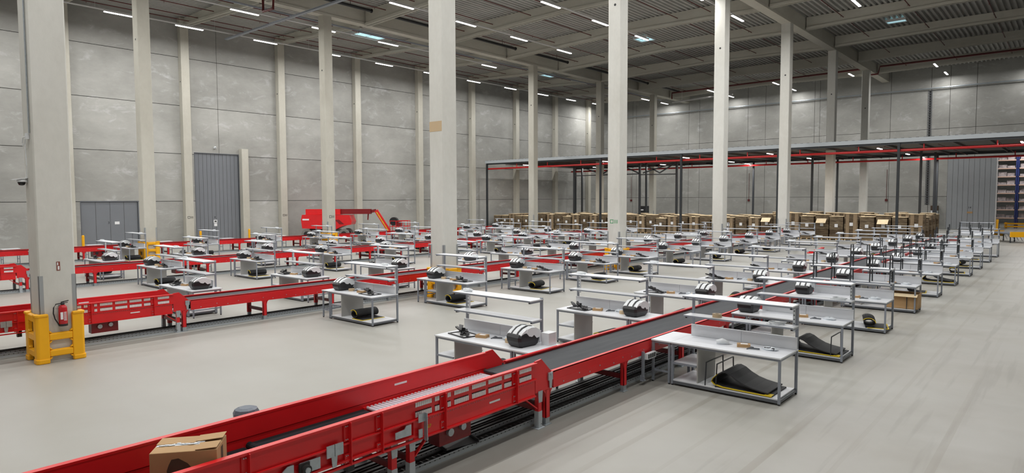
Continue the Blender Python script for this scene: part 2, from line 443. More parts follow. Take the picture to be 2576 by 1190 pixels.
# ribbed roof sheet
prof = []; y = Y0R
while y < YW+0.3:
    prof += [(y, ZT), (y+0.17, ZT), (y+0.21, ZT+0.20), (y+0.39, ZT+0.20)]; y += 0.43
skl = [((38.9, 42.1), (52.3, 54.2)), ((58.8, 60.5), (32.9, 34.5)), ((67.6, 69.9), (52.5, 53.5)), ((68.5, 69.4), (12.3, 13.9))]
mb = MB(); n = len(prof)
vs = [(X0, p[0], p[1]) for p in prof] + [(XW, p[0], p[1]) for p in prof]
mb._add(vs, [(i, i+1, n+i+1, n+i) for i in range(n-1)])
struct(mb.build('ceiling', 'deck'))
for i, ((xa, xb), (ya, yb)) in enumerate(skl):
    w = MB().box(xa, xb, ya, ya+0.05, ZT-0.22, ZT-0.01).box(xa, xb, yb-0.05, yb, ZT-0.22, ZT-0.01).box(xa, xa+0.05, ya+0.05, yb-0.05, ZT-0.22, ZT-0.01).box(xb-0.05, xb, ya+0.05, yb-0.05, ZT-0.22, ZT-0.01).build('window_%d' % (i+1), 'lamp_body')
    struct(w)
    MB().box(xa+0.06, xb-0.06, ya+0.06, yb-0.06, ZT-0.12, ZT-0.08).build('window_pane', 'sky', w)
    MB().box((xa+xb)/2-0.02, (xa+xb)/2+0.02, ya+0.05, yb-0.05, ZT-0.16, ZT-0.12).build('window_bar', 'lamp_body', w)

# columns (each cast in one piece) with grey steel corner guards near the floor
def column(xc, yc, w=0.78, top=18.9, guard=True, d=None, m_='column'):
    d = d or w
    b = 0.03
    pts = [(xc+b, yc), (xc+w-b, yc), (xc+w, yc+b), (xc+w, yc+d-b), (xc+w-b, yc+d), (xc+b, yc+d), (xc, yc+d-b), (xc, yc+b)]
    o = struct(MB().prism(pts, 'z', 0, top).build('column', m_))
    h = MB().tube([(xc+w*0.6 if d > w else xc-0.004, yc+d*0.45, 14.5), (xc+0.02, yc+d*0.45, 14.5)], 0.07, 10)
    h.build('cable_hole', 'black', o)
    if guard:
        g = MB()
        for (px, py, sx, sy) in ((xc, yc, 1, 1), (xc+w, yc, -1, 1), (xc, yc+d, 1, -1)):
            xa, xb = sorted((px-0.004*sx, px+0.09*sx)); ya, yb = sorted((py-0.004*sy, py+0.004*sy)); g.box(xa, xb, ya, yb, 0.0, 2.15)
            xa, xb = sorted((px-0.004*sx, px+0.004*sx)); ya, yb = sorted((py-0.004*sy, py+0.09*sy)); g.box(xa, xb, ya, yb, 0.0, 2.15)
        g.build('corner_guard', 'stain', o)
    return o
row1 = [4.507, 17.99, 31.23, 45.08, 58.65, 72.6, 86.6]
row2 = [17.0, 31.02, 44.6, 58.1, 71.9, 85.9]
col1 = [column(x, 19.1) for x in row1]
MB().box(17.984, 17.99, 19.15, 19.86, 6.68, 7.08).build('repair_patch', 'tape', col1[1])
col2 = [column(x, 46.8, m_='pillar') for x in row2]
column(3.3, 46.8)
for x in pil_all:
    column(x-0.4, YW-0.62, 0.72, 20.1, guard=False, d=0.62, m_='pillar')
struct(MB().prism([(30.95, 60.75), (31.6, 60.75), (31.6, 61.3), (30.95, 61.3)], 'z', 0, 8.83).build('column', 'pillar'))
# main girders over the column rows
for yc in (19.1, 46.8):
    struct(MB().box(X0, XW, yc+0.04, yc+0.74, 19.06, ZT-0.02).box(X0, XW, yc-0.02, yc+0.80, 18.9, 19.08).build('beam', 'beam'))
# roof beams crossing the hall, tapered between the girders
for xb in [-1.7, 7.5, 16.7, 26.1, 35.3, 44.5, 53.7, 62.9, 72.1, 81.4, 90.6]:
    mb = MB()
    segs = [(YW-0.6, 19.42, 47.6, 18.85), (46.75, 18.82, 33.0, 19.22), (33.0, 19.22, 19.9, 18.95), (19.05, 19.05, 8.0, 19.25), (8.0, 19.25, Y0R, 19.1)]
    for ya, za, yb, zb in segs:
        mb.prism([(ya, za), (yb, zb), (yb, ZT-0.01), (ya, ZT-0.01)], 'x', xb-0.16, xb+0.16)
        mb.prism([(ya, za), (yb, zb), (yb, zb+0.22), (ya, za+0.22)], 'x', xb-0.26, xb+0.26)
    struct(mb.build('beam', 'beam'))

# doors
def panel_door(name, xa, xb, z, n, m_):
    o = struct(MB().box(xa, xb, YW+0.08, YW+0.16, 0, z).build(name, m_))
    mb = MB()
    for i in range(1, n): mb.box(xa+(xb-xa)*i/n-0.008, xa+(xb-xa)*i/n+0.008, YW+0.07, YW+0.085, 0.02, z-0.02)
    mb.build('panel_seams', 'joint', o)
    MB().box(xa-0.06, xa, YW-0.01, YW+0.2, 0, z).box(xb, xb+0.08, YW-0.01, YW+0.2, 0, z).box(xa-0.06, xb+0.08, YW-0.01, YW+0.2, z, z+0.07).build('door_frame', 'steel_dark', o)
    return o
d1 = panel_door('door_1', D1[0], D1[1], D1[2], 4, 'door')
MB().box(20.0, 20.36, YW+0.06, YW+0.078, 1.95, 2.18).build('notice_sheet', 'paper', d1)
text('3', 0.26, 'black', d1, face_my(19.55, YW+0.07, 2.1))
d2 = panel_door('door_2', D2[0], D2[1], D2[2], 11, 'door')
MB().box(28.35, 28.68, YW+0.05, YW+0.068, 1.82, 2.1).box(28.38, 28.66, YW+0.05, YW+0.068, 1.5, 1.78).build('notice_sheet', 'paper', d2)
MB().box(28.42, 28.62, YW+0.045, YW+0.05, 1.9, 2.02).build('print_block', 'black', d2)
text('4', 0.26, 'black', d2, face_my(28.48, YW+0.07, 2.35))
# rear sliding door of pale panels
o = struct(MB().box(XW-0.14, XW-0.04, 7.5, 12.38, 0.02, 8.72).build('door_3', 'door_pale'))
mb = MB()
for i in range(1, 9): mb.box(XW-0.145, XW-0.13, 7.5+4.88*i/9-0.012, 7.5+4.88*i/9+0.012, 0.05, 8.7)
mb.build('panel_seams', 'joint', o)
MB().box(XW-0.2, XW+0.2, 7.38, 7.48, 0, 8.75).build('door_frame', 'lamp_body', o)
MB().box(XW-0.158, XW-0.142, 9.7, 10.25, 1.98, 2.2).build('sign_plate', 'card', o)
text('14', 0.34, 'black', o, face_mx(XW-0.15, 10.0, 2.68))

# ------------------------------------------------------------------ lamps
lamp_light = bpy.data.lights.new('lamp_light', 'AREA'); lamp_light.shape = 'RECTANGLE'
lamp_light.size = 2.2; lamp_light.size_y = 0.14; lamp_light.energy = LAMP_W; lamp_light.color = (1.0, 0.985, 0.96)
lp = thing('ceiling_light', '', 'lamp', group='strip lights on the rails under the roof')
MB().box(-1.12, 1.12, -0.09, 0.09, 0.0, 0.07).build('housing', 'lamp_body', lp)
MB().box(-1.1, 1.1, -0.085, 0.085, -0.05, 0.0).build('diffuser', 'lamp', lp)
ll = bpy.data.objects.new('light', lamp_light); C.objects.link(ll); ll.parent = lp; ll.location = (0, 0, -0.06)
lamp_at = Placer(lp)
ZL = 18.2
ROWS = [('row beside the left wall', 56.1, [-1.8, 4.9, 11.5, 19.2, 24.4, 31.1, 37.9, 44.5, 51.2, 58.1, 64.9, 71.7, 78.3]),
        ('row in front of the second girder', 48.4, [-1.6, 5.0, 11.7, 18.4, 25.2, 32.1, 38.9, 45.5, 52.5]),
        ('row over the third conveyor', 38.2, [-1.6, 5.1, 11.8, 18.5, 25.2, 32.0, 38.7, 45.4, 52.2]),
        ('row over the second conveyor', 29.85, [-1.0, 5.7, 12.4, 19.0, 25.7, 32.3, 39.1, 45.7, 52.4]),
        ('row behind the nearest columns', 20.95, [-2.4, 4.3, 11.0, 17.7, 24.4, 31.0, 37.6, 44.3, 51.8]),
        ('row over the nearest conveyor', 12.8, [-2.0, 4.7, 11.4, 18.1, 26.8, 33.5, 40.2, 46.9, 53.5]),
        ('row over the open aisle', 4.2, [-2.0, 4.7, 11.4, 18.1, 26.8, 33.5, 40.2, 46.9, 53.5]),
        ('row beyond the open aisle', -5.0, [4.7, 18.1, 33.5, 46.9])]
for rn, yy, xs in ROWS:
    for i, x in enumerate(xs):
        lamp_at((x, yy, ZL), 0, 'white strip light, %s from the front in the %s' % (ORD[i], rn), 'strip lights on the rails under the roof')
    if yy > -4:
        rail = MB().box(xs[0]-1.2, min(xs[-1]+1.2, 92), -0.05, 0.05, 0.08, 0.16)
        for x in range(int(xs[0]), int(xs[-1]), 9): rail.box(x+0.5, x+0.512, -0.005, 0.005, 0.13, ZT-ZL)
        tag(rail.build('light_rail', 'lamp_body', loc=(0, yy, ZL)), 'thin pale rail carrying the %s of strip lights' % rn, 'rail', 'light rails')
wall_light = lamp_light.copy(); wall_light.energy = LAMP_W*0.5
rear_light = lamp_light.copy(); rear_light.energy = LAMP_W*1.6
RL = [(88.4, 58.4), (89.3, 50.2), (95.0, 50.0), (88.4, 39.4), (95.0, 39.3), (88.4, 30.5), (95.0, 30.4), (88.4, 21.5), (88.4, 12.75), (95.0, 12.6), (95.0, 4.0)]
for i, (x, y) in enumerate(RL):
    o = lamp_at((x, y, 18.9), 0, 'white strip light near the rear wall, %s from the left wall' % ORD[i], 'strip lights near the rear wall')
    for c_ in o.children:
        if c_.type == 'LIGHT': c_.data = rear_light if x < 92 else wall_light
for i, (x, y) in enumerate([(101, 4.5), (112, 4.5)]):
    o = lamp_at((x, y, 12.0), 0, 'strip light in the rack aisle behind the rear wall, %s' % ('near one' if i == 0 else 'far one'), 'rack aisle lights')
    for c_ in o.children:
        if c_.type == 'LIGHT': c_.data = rear_light

# ------------------------------------------------------------------ packing benches
def steel_box(mb, *a): return mb.box(*a)
def make_bench(kind):
    """local frame: x = depth away from the operator's side, y = along the bench, origin at the right front foot"""
    L_ = 2.3; D_ = 1.05
    t = thing('packing_bench', '', 'bench', group='white packing benches along the conveyors')
    MB().box(0, D_, 0, L_, 0.903, 0.93).build('tabletop', 'top', t)
    ey0, ey1 = (L_+0.004, L_+0.46) if kind == 'R' else (-0.46, -0.004)
    MB().box(0, D_, ey0, ey1, 0.903, 0.93).build('extension_top', 'top', t)
    s = 0.045
    for (x, y) in ((0.02, 0.01), (0.02, L_-0.055)):
        MB().box(x, x+s, y, y+s, 0.03, 0.9).m(1).box(x+0.005, x+s-0.005, y+0.005, y+s-0.005, 0, 0.03).build('leg', ['steel', 'black'], t)
    for y in ((L_+0.02, L_+0.405) if kind == 'R' else (-0.45, -0.065)):
        for x in (0.02, D_-0.1):
            MB().box(x, x+s, y, y+s, 0.03, 0.9).m(1).box(x+0.005, x+s-0.005, y+0.005, y+s-0.005, 0, 0.03).build('leg', ['steel', 'black'], t)
    for y in (0.005, L_-0.06):
        MB().box(D_-0.045, D_+0.005, y, y+0.05, 0.03, 1.87).m(1).box(D_-0.04, D_, y+0.005, y+0.045, 0, 0.03).build('upright', ['steel', 'black'], t)
    f = MB()
    f.box(0.025, 0.06, 0.05, L_-0.05, 0.855, 0.9).box(D_-0.05, D_-0.015, 0.05, L_-0.05, 0.855, 0.9)
    f.box(0.06, D_-0.05, 0.015, 0.05, 0.855, 0.9).box(0.06, D_-0.05, L_-0.05, L_-0.015, 0.855, 0.9)
    a, b = (L_+0.06, L_+0.405) if kind == 'R' else (-0.41, -0.06)
    f.box(0.025, 0.06, a, b, 0.855, 0.9).box(D_-0.095, D_-0.06, a, b, 0.855, 0.9)
    yo = L_+0.41 if kind == 'R' else -0.445
    f.box(0.065, D_-0.1, yo, yo+0.03, 0.855, 0.9).box(0.065, D_-0.1, yo, yo+0.03, 0.24, 0.275).box(0.03, 0.055, a, b, 0.24, 0.275)
    f.build('frame', 'steel', t)
    MB().box(0.03, D_-0.05, 0.055, L_-0.055, 0.10, 0.125).build('bottom_shelf', 'shelf', t)
    MB().box(0.022, 0.06, 0.055, L_-0.055, 0.04, 0.10).box(D_-0.045, D_-0.005, 0.055, L_-0.06, 0.04, 0.10).box(0.06, D_-0.05, 0.015, 0.05, 0.05, 0.10).box(0.06, D_-0.05, L_-0.05, L_-0.015, 0.05, 0.10).build('bottom_rail', 'steel_dark', t)
    MB().box(0.06, 0.93, 1.70, 1.725, 0.125, 0.855).build('side_panel', 'panel', t)
    MB().box(0.05, D_-0.06, 1.725, L_-0.03, 0.475, 0.5).m(1).box(0.022, 0.05, 1.725, L_-0.05, 0.46, 0.5).build('half_shelf', ['shelf', 'steel'], t)
    MB().box(0.93, 0.965, 0.0, 1.13, 0.932, 1.16).box(0.93, 0.965, 1.14, 2.27, 0.932, 1.16).box(0.918, 0.975, 0.0, 2.27, 1.16, 1.18).build('backboard', 'board', t)
    for nm, z, x0 in (('top_shelf', 1.85, 0.60), ('middle_shelf', 1.42, 0.66)):
        q = MB().box(x0, D_-0.05 if nm == 'middle_shelf' else D_+0.01, -0.005, L_+0.03, z-0.025, z).build(nm, 'shelf', t)
        e = MB().box(x0+0.01, D_-0.045, 0.0, 0.045, z-0.065, z-0.025).box(x0+0.01, D_-0.045, L_-0.055, L_-0.01, z-0.065, z-0.025).m(1)
        e.box(x0+0.004, x0+0.012, 0.002, 0.043, z-0.064, z-0.026).box(x0+0.004, x0+0.012, L_-0.053, L_-0.012, z-0.064, z-0.026)
        e.build('shelf_arm', ['steel', 'black'], q)
        MB().box(x0-0.008, x0+0.012, 0.0, L_+0.025, z-0.035, z-0.004).build('shelf_edge', 'steel', q)
    y = 0.058 if kind == 'R' else L_-0.12
    p = MB().box(D_-0.05, D_-0.005, y-0.005 if kind == 'L' else y, (y+0.05), 1.28, 1.78).m(1)
    for k in range(5): p.box(D_-0.053, D_-0.049, y+0.014, y+0.036, 1.35+0.085*k, 1.378+0.085*k)
    p.build('power_strip', ['white', 'steel_dark'], t)
    return t
BENCH = {k: Placer(make_bench(k)) for k in 'RL'}

def disp():
    t = thing('tape_dispenser', '', 'dispenser', group='tape dispensers on the benches')
    # dark base: front face towards -x, narrower at the foot
    mb = MB()
    def ring(z, x0, x1, w, c=0.05): return [(x0, -w+c, z), (x0+c, -w, z), (x1-c, -w, z), (x1, -w+c, z), (x1, w-c, z), (x1-c, w, z), (x0+c, w, z), (x0, w-c, z)]
    rings = [ring(0.0, -0.22, 0.25, 0.165), ring(0.035, -0.255, 0.28, 0.195), ring(0.13, -0.295, 0.305, 0.216), ring(0.215, -0.305, 0.312, 0.222), ring(0.265, -0.27, 0.312, 0.220), ring(0.30, -0.18, 0.312, 0.205)]
    vs = [p for r in rings for p in r]; fs = [tuple(range(7, -1, -1)), tuple(40+i for i in range(8))]
    for i in range(5):
        for k in range(8): fs.append((i*8+k, i*8+(k+1) % 8, (i+1)*8+(k+1) % 8, (i+1)*8+k))
    mb._add(vs, fs); mb.build('base', 'black', t)
    # white hood in two shells with a dark seam band between them
    arc = [(-0.25, 0.265), (-0.20, 0.32), (-0.10, 0.385), (0.03, 0.42), (0.16, 0.405), (0.26, 0.345), (0.31, 0.265)]
    def shell(y0, y1, infl, name, m_):
        b = MB(); n = len(arc); vs = []
        for y, k in ((y0, 0.90), (y0*0.6+y1*0.4, 1.0), (y1*0.6+y0*0.4, 1.0), (y1, 0.90)):
            if infl == 'mid': k = 1.0
            vs += [(x, y, 0.2+(z-0.2)*k) for x, z in arc]
        fs = []
        for j in range(3):
            for i in range(n-1): fs.append((j*n+i, j*n+i+1, (j+1)*n+i+1, (j+1)*n+i))
        fs += [tuple(range(n-1, -1, -1)), tuple(3*n+i for i in range(n))]
        b._add(vs, fs); return b.build(name, m_, t)
    shell(-0.208, -0.085, '', 'cover', 'white'); shell(-0.065, 0.065, 'mid', 'cover', 'white'); shell(0.085, 0.208, '', 'cover', 'white')
    for sd in (-1, 1):
        a_, b_ = sorted((sd*0.19, sd*0.229))
        MB().prism([(-0.10, 0.30), (-0.03, 0.225), (0.05, 0.205), (0.11, 0.24), (0.19, 0.165), (0.30, 0.185), (0.315, 0.265), (0.26, 0.335), (0.16, 0.388), (0.03, 0.40), (-0.07, 0.375)], 'y', a_, b_).build('side_cover', 'white', t)
    b = MB()
    for s in (-1, 1):
        for (xa, za), (xb, zb) in zip(arc[:-1], arc[1:]): b.prism([(xa, za-0.04), (xb, zb-0.04), (xb, zb+0.006), (xa, za+0.006)], 'y', s*0.082-0.02, s*0.082+0.02)
    b.build('seam_band', 'black', t)
    MB().box(-0.262, -0.17, -0.09, 0.09, 0.235, 0.262).build('tape_slot', 'steel_dark', t)
    MB().box(0.28, 0.40, -0.05, 0.05, 0.0, 0.06).build('plug_foot', 'black', t)
    return t
DISP = Placer(disp())

def mat_roll():
    t = thing('floor_mat', '', 'mat', group='black mats under the benches')
    pts = []
    for k in range(27):
        a = 2.0*PI*k/20 + 0.6; r = 0.15 - 0.0022*k
        pts.append((r*1.35*math.cos(a), 0.155 + r*math.sin(a)))
    outer = pts; inner = [(x*0.90, 0.155+(z-0.155)*0.88) for x, z in pts]
    tail = [(0.12, 0.02), (-0.35, 0.012)]
    mb = MB()
    for i in range(len(pts)-1):
        mb.prism([outer[i], outer[i+1], inner[i+1], inner[i]], 'y', -0.42, 0.42)
    mb.box(-0.48, 0.1, -0.42, 0.42, 0.0, 0.016)
    mb.build('mat_body', 'rubber', t)
    e = MB()
    for i in range(8): e.prism([outer[i], outer[i+1], inner[i+1], inner[i]], 'y', 0.421, 0.435)
    e.box(-0.5, 0.05, 0.421, 0.46, 0.0, 0.014).box(-0.52, -0.481, -0.42, 0.42, 0, 0.014)
    e.build('edge_strip', 'yellow_foam', t)
    return t
def mat_fold():
    t = thing('floor_mat', '', 'mat', group='black mats under the benches')
    # sheet doubled back on itself with a hump at its left end; profile in y (along the bench), extruded in x
    prof = [(-0.64, 0.012), (-0.3, 0.012), (0.1, 0.014), (0.35, 0.02), (0.52, 0.05), (0.575, 0.10), (0.55, 0.165), (0.46, 0.26), (0.38, 0.315), (0.30, 0.33), (0.20, 0.295), (0.08, 0.215), (-0.08, 0.14), (-0.25, 0.095), (-0.42, 0.07), (-0.56, 0.058)]
    mb = MB()
    for (ya, za), (yb, zb) in zip(prof[:-1], prof[1:]):
        n = Vector((-(zb-za), yb-ya)).normalized()*0.012
        mb.prism([(ya-n.x, za-n.y), (yb-n.x, zb-n.y), (yb+n.x, zb+n.y), (ya+n.x, za+n.y)], 'x', -0.42, 0.42)
    mb.build('mat_body', 'rubber', t)
    e = MB()
    for (ya, za), (yb, zb) in zip(prof[:7], prof[1:8]): e.prism([(ya, za), (yb, zb), (yb, zb+0.012), (ya, za+0.012)], 'x', -0.47, -0.421)
    e.box(-0.46, -0.3, -0.64, -0.5, 0.024, 0.03)
    e.build('edge_strip', 'yellow_foam', t)
    return t
ROLL = Placer(mat_roll()); FOLD = Placer(mat_fold())

def arm_pile(seed):
    """black folding monitor arm lying on its clamp tray"""
    r = random.Random(seed)
    t = thing('monitor_arm', '', 'arm', group='black folded arms on the benches')
    MB().box(-0.22, 0.22, -0.33, -0.295, 0, 0.022).box(-0.22, 0.22, 0.295, 0.33, 0, 0.022).box(-0.22, -0.185, -0.295, 0.295, 0, 0.022).box(0.185, 0.22, -0.295, 0.295, 0, 0.022).build('tray_rim', 'black', t)
    MB().box(-0.185, 0.185, -0.295, 0.295, 0, 0.006).build('tray_sheet', 'paper', t)
    mb = MB()
    for k in range(9):
        y = -0.22 + 0.055*k; mb.bar((r.uniform(-0.18, 0.06), y-0.12, 0.03+0.008*k), (r.uniform(-0.02, 0.17), y+0.16, 0.05+0.012*k), 0.055, 0.035)
    mb.bar((-0.12, -0.05, 0.12), (0.12, 0.25, 0.16), 0.05, 0.03).bar((0.02, 0.05, 0.04), (0.04, 0.05, 0.15), 0.05, 0.05)
    mb.build('folded_links', 'black', t)
    return t
ARM = [Placer(arm_pile(3)), Placer(arm_pile(8))]
def carton():
    t = tag(MB().box(-0.09, 0.09, -0.13, 0.13, 0, 0.06).m(1).box(-0.05, 0.05, -0.08, 0.06, 0.06, 0.0615).build('small_carton', ['card', 'paper']), '', 'box', 'small cartons on the benches')
    return t
CART = Placer(carton())
def roll_():
    mb = MB(); n = 20; ro, ri, h = 0.10, 0.04, 0.075
    vs = []
    for r, z in ((ri, 0), (ro, 0), (ro, h), (ri, h)): vs += [(r*math.cos(2*PI*k/n), r*math.sin(2*PI*k/n), z) for k in range(n)]
    fs = [(i*n+k, i*n+(k+1) % n, ((i+1) % 4)*n+(k+1) % n, ((i+1) % 4)*n+k) for i in range(4) for k in range(n)]
    mb._add(vs, fs)
    return tag(mb.build('tape_roll', 'tape'), '', 'tape', 'rolls of paper tape')
TAPE = Placer(roll_())
def bundle():
    mb = MB(); r = random.Random(5)
    for k in range(3):
        p = []
        for i in range(13):
            a = 2*PI*i/12; p.append((0.07*math.sin(a)+0.01*k, (0.13+0.02*k)*math.cos(a), 0.014+0.016*k+0.008*math.sin(2*a)))
        mb.tube(p, 0.011, 6, cap=False)
    mb.tube([(0, 0.1, 0.015), (-0.06, 0.17, 0.012), (-0.02, 0.22, 0.012)], 0.008, 6)
    mb.box(-0.03, 0.03, -0.05, 0.05, 0.01, 0.06)
    return tag(mb.build('cable_bundle', 'white'), '', 'cable', 'coiled white cables on the shelves')
CABLE = Placer(bundle())
def bag(seed=2):
    mb = MB(); r = random.Random(seed); n, m_ = 7, 9; vs = []
    for i in range(n):
        for j in range(m_):
            th = PI*i/(n-1)*0.5; ph = 2*PI*j/m_; q = r.uniform(0.7, 1.2)
            vs.append((0.09*math.sin(th+0.05)*math.cos(ph)*q*1.4, 0.13*math.sin(th+0.05)*math.sin(ph)*q*1.3, 0.055*math.cos(th)*r.uniform(0.6, 1.3) if i < n-1 else 0.0))
    fs = [(i*m_+j, (i+1)*m_+j, (i+1)*m_+(j+1) % m_, i*m_+(j+1) % m_) for i in range(n-1) for j in range(m_)]
    mb._add(vs, fs)
    return tag(mb.build('plastic_bag', 'bag'), '', 'bag', 'crumpled clear bags')
BAG = Placer(bag())
def tool():
    return tag(MB().bar((-0.02, -0.10, 0.015), (0.02, 0.10, 0.02), 0.03, 0.025).bar((0.0, 0.02, 0.03), (0.05, 0.06, 0.03), 0.03, 0.03).bar((0.02, 0.1, 0.02), (-0.04, 0.15, 0.012), 0.02, 0.015).build('hand_tool', 'steel_dark'), '', 'tool', 'grey hand tools on the benches')
TOOL = Placer(tool())
def hoop(h=0.46, d=0.36, name='wire_divider', w=0.022):
    mb = MB().bar((-0.02, 0, 0), (0.03, 0.0, h), w, 0.016).bar((d, 0, 0), (d-0.03, 0.0, h), w, 0.016).bar((0.025, 0, h), (d-0.025, 0, h), w, 0.016)
    return tag(mb.build(name, 'mezz_dark'), '', 'divider', 'black wire dividers')
HOOP = Placer(hoop(0.47, 0.90)); HOOPS = Placer(hoop(0.40, 0.36, w=0.034)); HOOPT = Placer(hoop(0.37, 0.33, w=0.034))

ROW = {
 'AR': ('R', 'right', 'nearest', [(12.70, 4.19), (17.0, 4.165), (21.47, 4.12), (25.9, 4.09), (30.6, 4.07), (35.1, 4.03), (39.75, 3.96), (44.1, 3.935), (48.9, 3.92), (53.5, 3.89), (66.5, 5.2)]),
 'AL': ('L', 'left', 'nearest', [(x, 8.62) for x in (9.97, 14.53, 18.75, 23.55, 28.0, 32.8, 37.3, 41.8, 46.3, 50.8, 55.3)]),
 'BR': ('R', 'right', 'second', [(x, 16.58) for x in (12.53, 16.76, 21.65, 26.0, 29.98, 35.1, 39.6, 44.1, 48.6, 53.1, 57.1)]),
 'BL': ('L', 'left', 'second', [(x, 22.87) for x in (9.55, 13.9, 18.35, 22.85, 27.3, 31.8, 36.3, 40.8, 45.3, 49.8, 54.3)]),
 'CR': ('R', 'right', 'third', [(x, 30.85) for x in (11.8, 16.3, 20.95, 25.6, 30.2, 34.9, 39.1, 43.6, 48.1, 52.6)]),
 'CL': ('L', 'left', 'third', [(x, 37.1) for x in (11.3, 15.75, 19.9, 24.4, 28.4, 33.0, 38.2, 43.2, 47.6)]),
 'DR': ('R', 'right', 'farthest', [(x, 45.45) for x in (10.9, 15.55, 20.3, 25.1, 29.5, 34.2, 38.7, 43.1, 47.6, 52.0)]),
}
rnd = random.Random(11)
for rk, (kind, side, conv, spots) in ROW.items():
    for i, (x, y) in enumerate(spots):
        o_ = ORD[i]; where = 'the %s bench along the %s side of the %s conveyor' % (o_, side, conv)
        BENCH[kind]((x, y, 0), 0, 'white packing bench, %s along the %s side of the %s red conveyor' % (o_, side, conv), 'white packing benches along the conveyors')
        where2 = '%s bench, %s side of %s conveyor' % (o_, side, conv)
        first = (rk == 'AR' and i == 0)
        jy = rnd.uniform(-0.06, 0.06); ja = rnd.uniform(-0.25, 0.25)
        zt = 0.9305
        if not first and not (rk == 'AR' and i > 8):
            dy = 2.17 if kind == 'R' else (0.08 if rk == 'AL' else 0.0)
            if rk == 'AR': dy = 2.42
            DISP((x+0.46+jy/2, y+dy+jy, zt), ja*0.5, 'white-topped tape dispenser on %s' % where, 'tape dispensers on the benches')
        if rk == 'AR':
            if i < 10:
                CART((x+0.55, y+0.95+jy*3, zt), 0.35+ja, 'small brown carton on %s' % where, 'small cartons on the benches')
                BAG((x+0.6, y+0.42+jy, zt), ja*4, 'clear plastic bag on %s' % where, 'crumpled clear bags')
                TOOL((x+0.45, y+0.68+jy, zt), 0.4+ja*3, 'grey hand tool on %s' % where, 'grey hand tools on the benches')
        else:
            ay = (0.62 if kind == 'R' else 1.78) + jy
            ARM[i % 2]((x+0.42, y+ay, zt), PI/2*0+ja, 'black monitor arm lying on %s' % where, 'black folded arms on the benches')
            cy = ay + (0.55 if kind == 'R' else -0.5)
            CART((x+0.5, y+cy, zt), 0.5+ja, 'small brown carton on %s' % where, 'small cartons on the benches')
            if i < 6:
                TAPE((x+0.5, y+(1.72 if kind == 'R' else 0.48)+jy, zt), 0, 'roll of paper tape on %s' % where, 'rolls of paper tape')
                TOOL((x+0.62, y+cy+(0.35 if kind == 'R' else -0.35), zt), 1.0+ja, 'grey hand tool on %s' % where, 'grey hand tools on the benches')
                BAG((x+0.74, y+cy+(0.5 if kind == 'R' else -0.55), zt), ja*5, 'clear plastic bag on %s' % where, 'crumpled clear bags')
        if not first and not (rk == 'AR' and i in (2, 3, 4)):
            cy = 0.35 if kind == 'R' and rk != 'AR' else (2.05 if rk != 'AR' else 0.25)
            if i < 9: CABLE((x+0.82, y+cy+jy, 1.8505 if not (rk == 'AR' and i < 2) else 1.4205), ja, 'coiled white cable on %s shelf of %s' % ('middle' if rk == 'AR' and i < 2 else 'top', where2), 'coiled white cables on the shelves')
        # mats on the bottom shelves
        if rk == 'AR' and i in (0, 1, 5): FOLD((x+0.5, y+0.72+(0.1 if i == 0 else 0), 0.1255), 0, 'black folded floor mat under %s' % where, 'black mats under the benches')
        elif rk == 'AR' and i in (2,): ROLL((x+0.45, y+0.55, 0.1255), PI/2+0.25, 'black rolled floor mat under %s' % where, 'black mats under the benches')
        elif i < 9 and (rk in ('BR', 'CR', 'DR') or (rk == 'AR' and i != 3)):
            ROLL((x+0.5, y+0.95+jy*3, 0.1255), PI/2+ja*0.8, 'black rolled floor mat under %s' % where, 'black mats under the benches')
        elif rk in ('AL', 'BL', 'CL') and i < 9 and not (rk == 'BL' and i == 0):
            ROLL((x+0.5, y+1.05+jy*3, 0.1255), PI/2+0.1+ja, 'black rolled floor mat under %s' % where, 'black mats under the benches')
        # wire dividers on the far benches of the first row
        if rk == 'AR' and i in (2, 3, 4, 5, 6, 7, 8, 9):
            for k in range(5):
                HOOPS((x+0.64, y+0.06+0.54*k, 1.8505), 0, 'black wire divider on top shelf, %s aisle bench, %s from its free end' % (o_, ORD[k]), 'black wire dividers')
            if i < 7:
                for k in range(5):
                    HOOPT((x+0.67, y+0.06+0.54*k, 1.4205), 0, 'black wire divider on middle shelf, %s aisle bench, %s from its free end' % (o_, ORD[k]), 'black wire dividers')
        if rk == 'AR' and i in (0,):
            for k, yy in enumerate((1.30, 1.53)):
                HOOP((x+0.06, y+yy, 0.1255), 0, 'tall black wire divider on bottom shelf of the nearest bench, %s the side panel' % ('farther from' if k == 0 else 'closer to'), 'tall wire dividers')
        if rk == 'AR' and i in (1, 3):
            HOOP((x+0.06, y+0.28, 0.1255), 0, 'tall black wire divider on bottom shelf of %s' % where2, 'tall wire dividers')
# first bench: hand scanner, tape roll on the middle shelf, black clip
t = thing('label_gun', 'white handheld label gun lying on the nearest packing bench', 'tool', (13.18, 5.55, 0.9305), 0.5)
MB().tube([(0, -0.13, 0.04), (0, 0.0, 0.07), (0, 0.12, 0.05)], [0.03, 0.06, 0.04], 10).build('body', 'white', t, smooth=True)
MB().bar((0, -0.03, 0.03), (0.05, -0.2, 0.012), 0.05, 0.024).build('handle', 'white', t)
TAPE((13.55, 5.83, 1.4205), 0, 'large roll of paper tape on the middle shelf of the nearest bench', 'rolls of paper tape')
CABLE((13.55, 4.55, 1.4205), 0.5, 'coiled white cable on the middle shelf of the nearest bench', 'coiled white cables on the shelves')
tag(MB().box(-0.012, 0.012, -0.1, 0.1, 0, 0.055).build('black_clip', 'black', loc=(13.25, 4.60, 0.9305)), 'black clip strip standing on the nearest packing bench near its aisle end', 'clip')
tag(MB().box(-0.13, 0.13, -0.1, 0.1, 0, 0.26).build('waste_bin', 'white', loc=(10.85, 8.34, 0.9305)), 'white square bin behind the tape dispenser on the first left bench of nearest conveyor', 'bin')
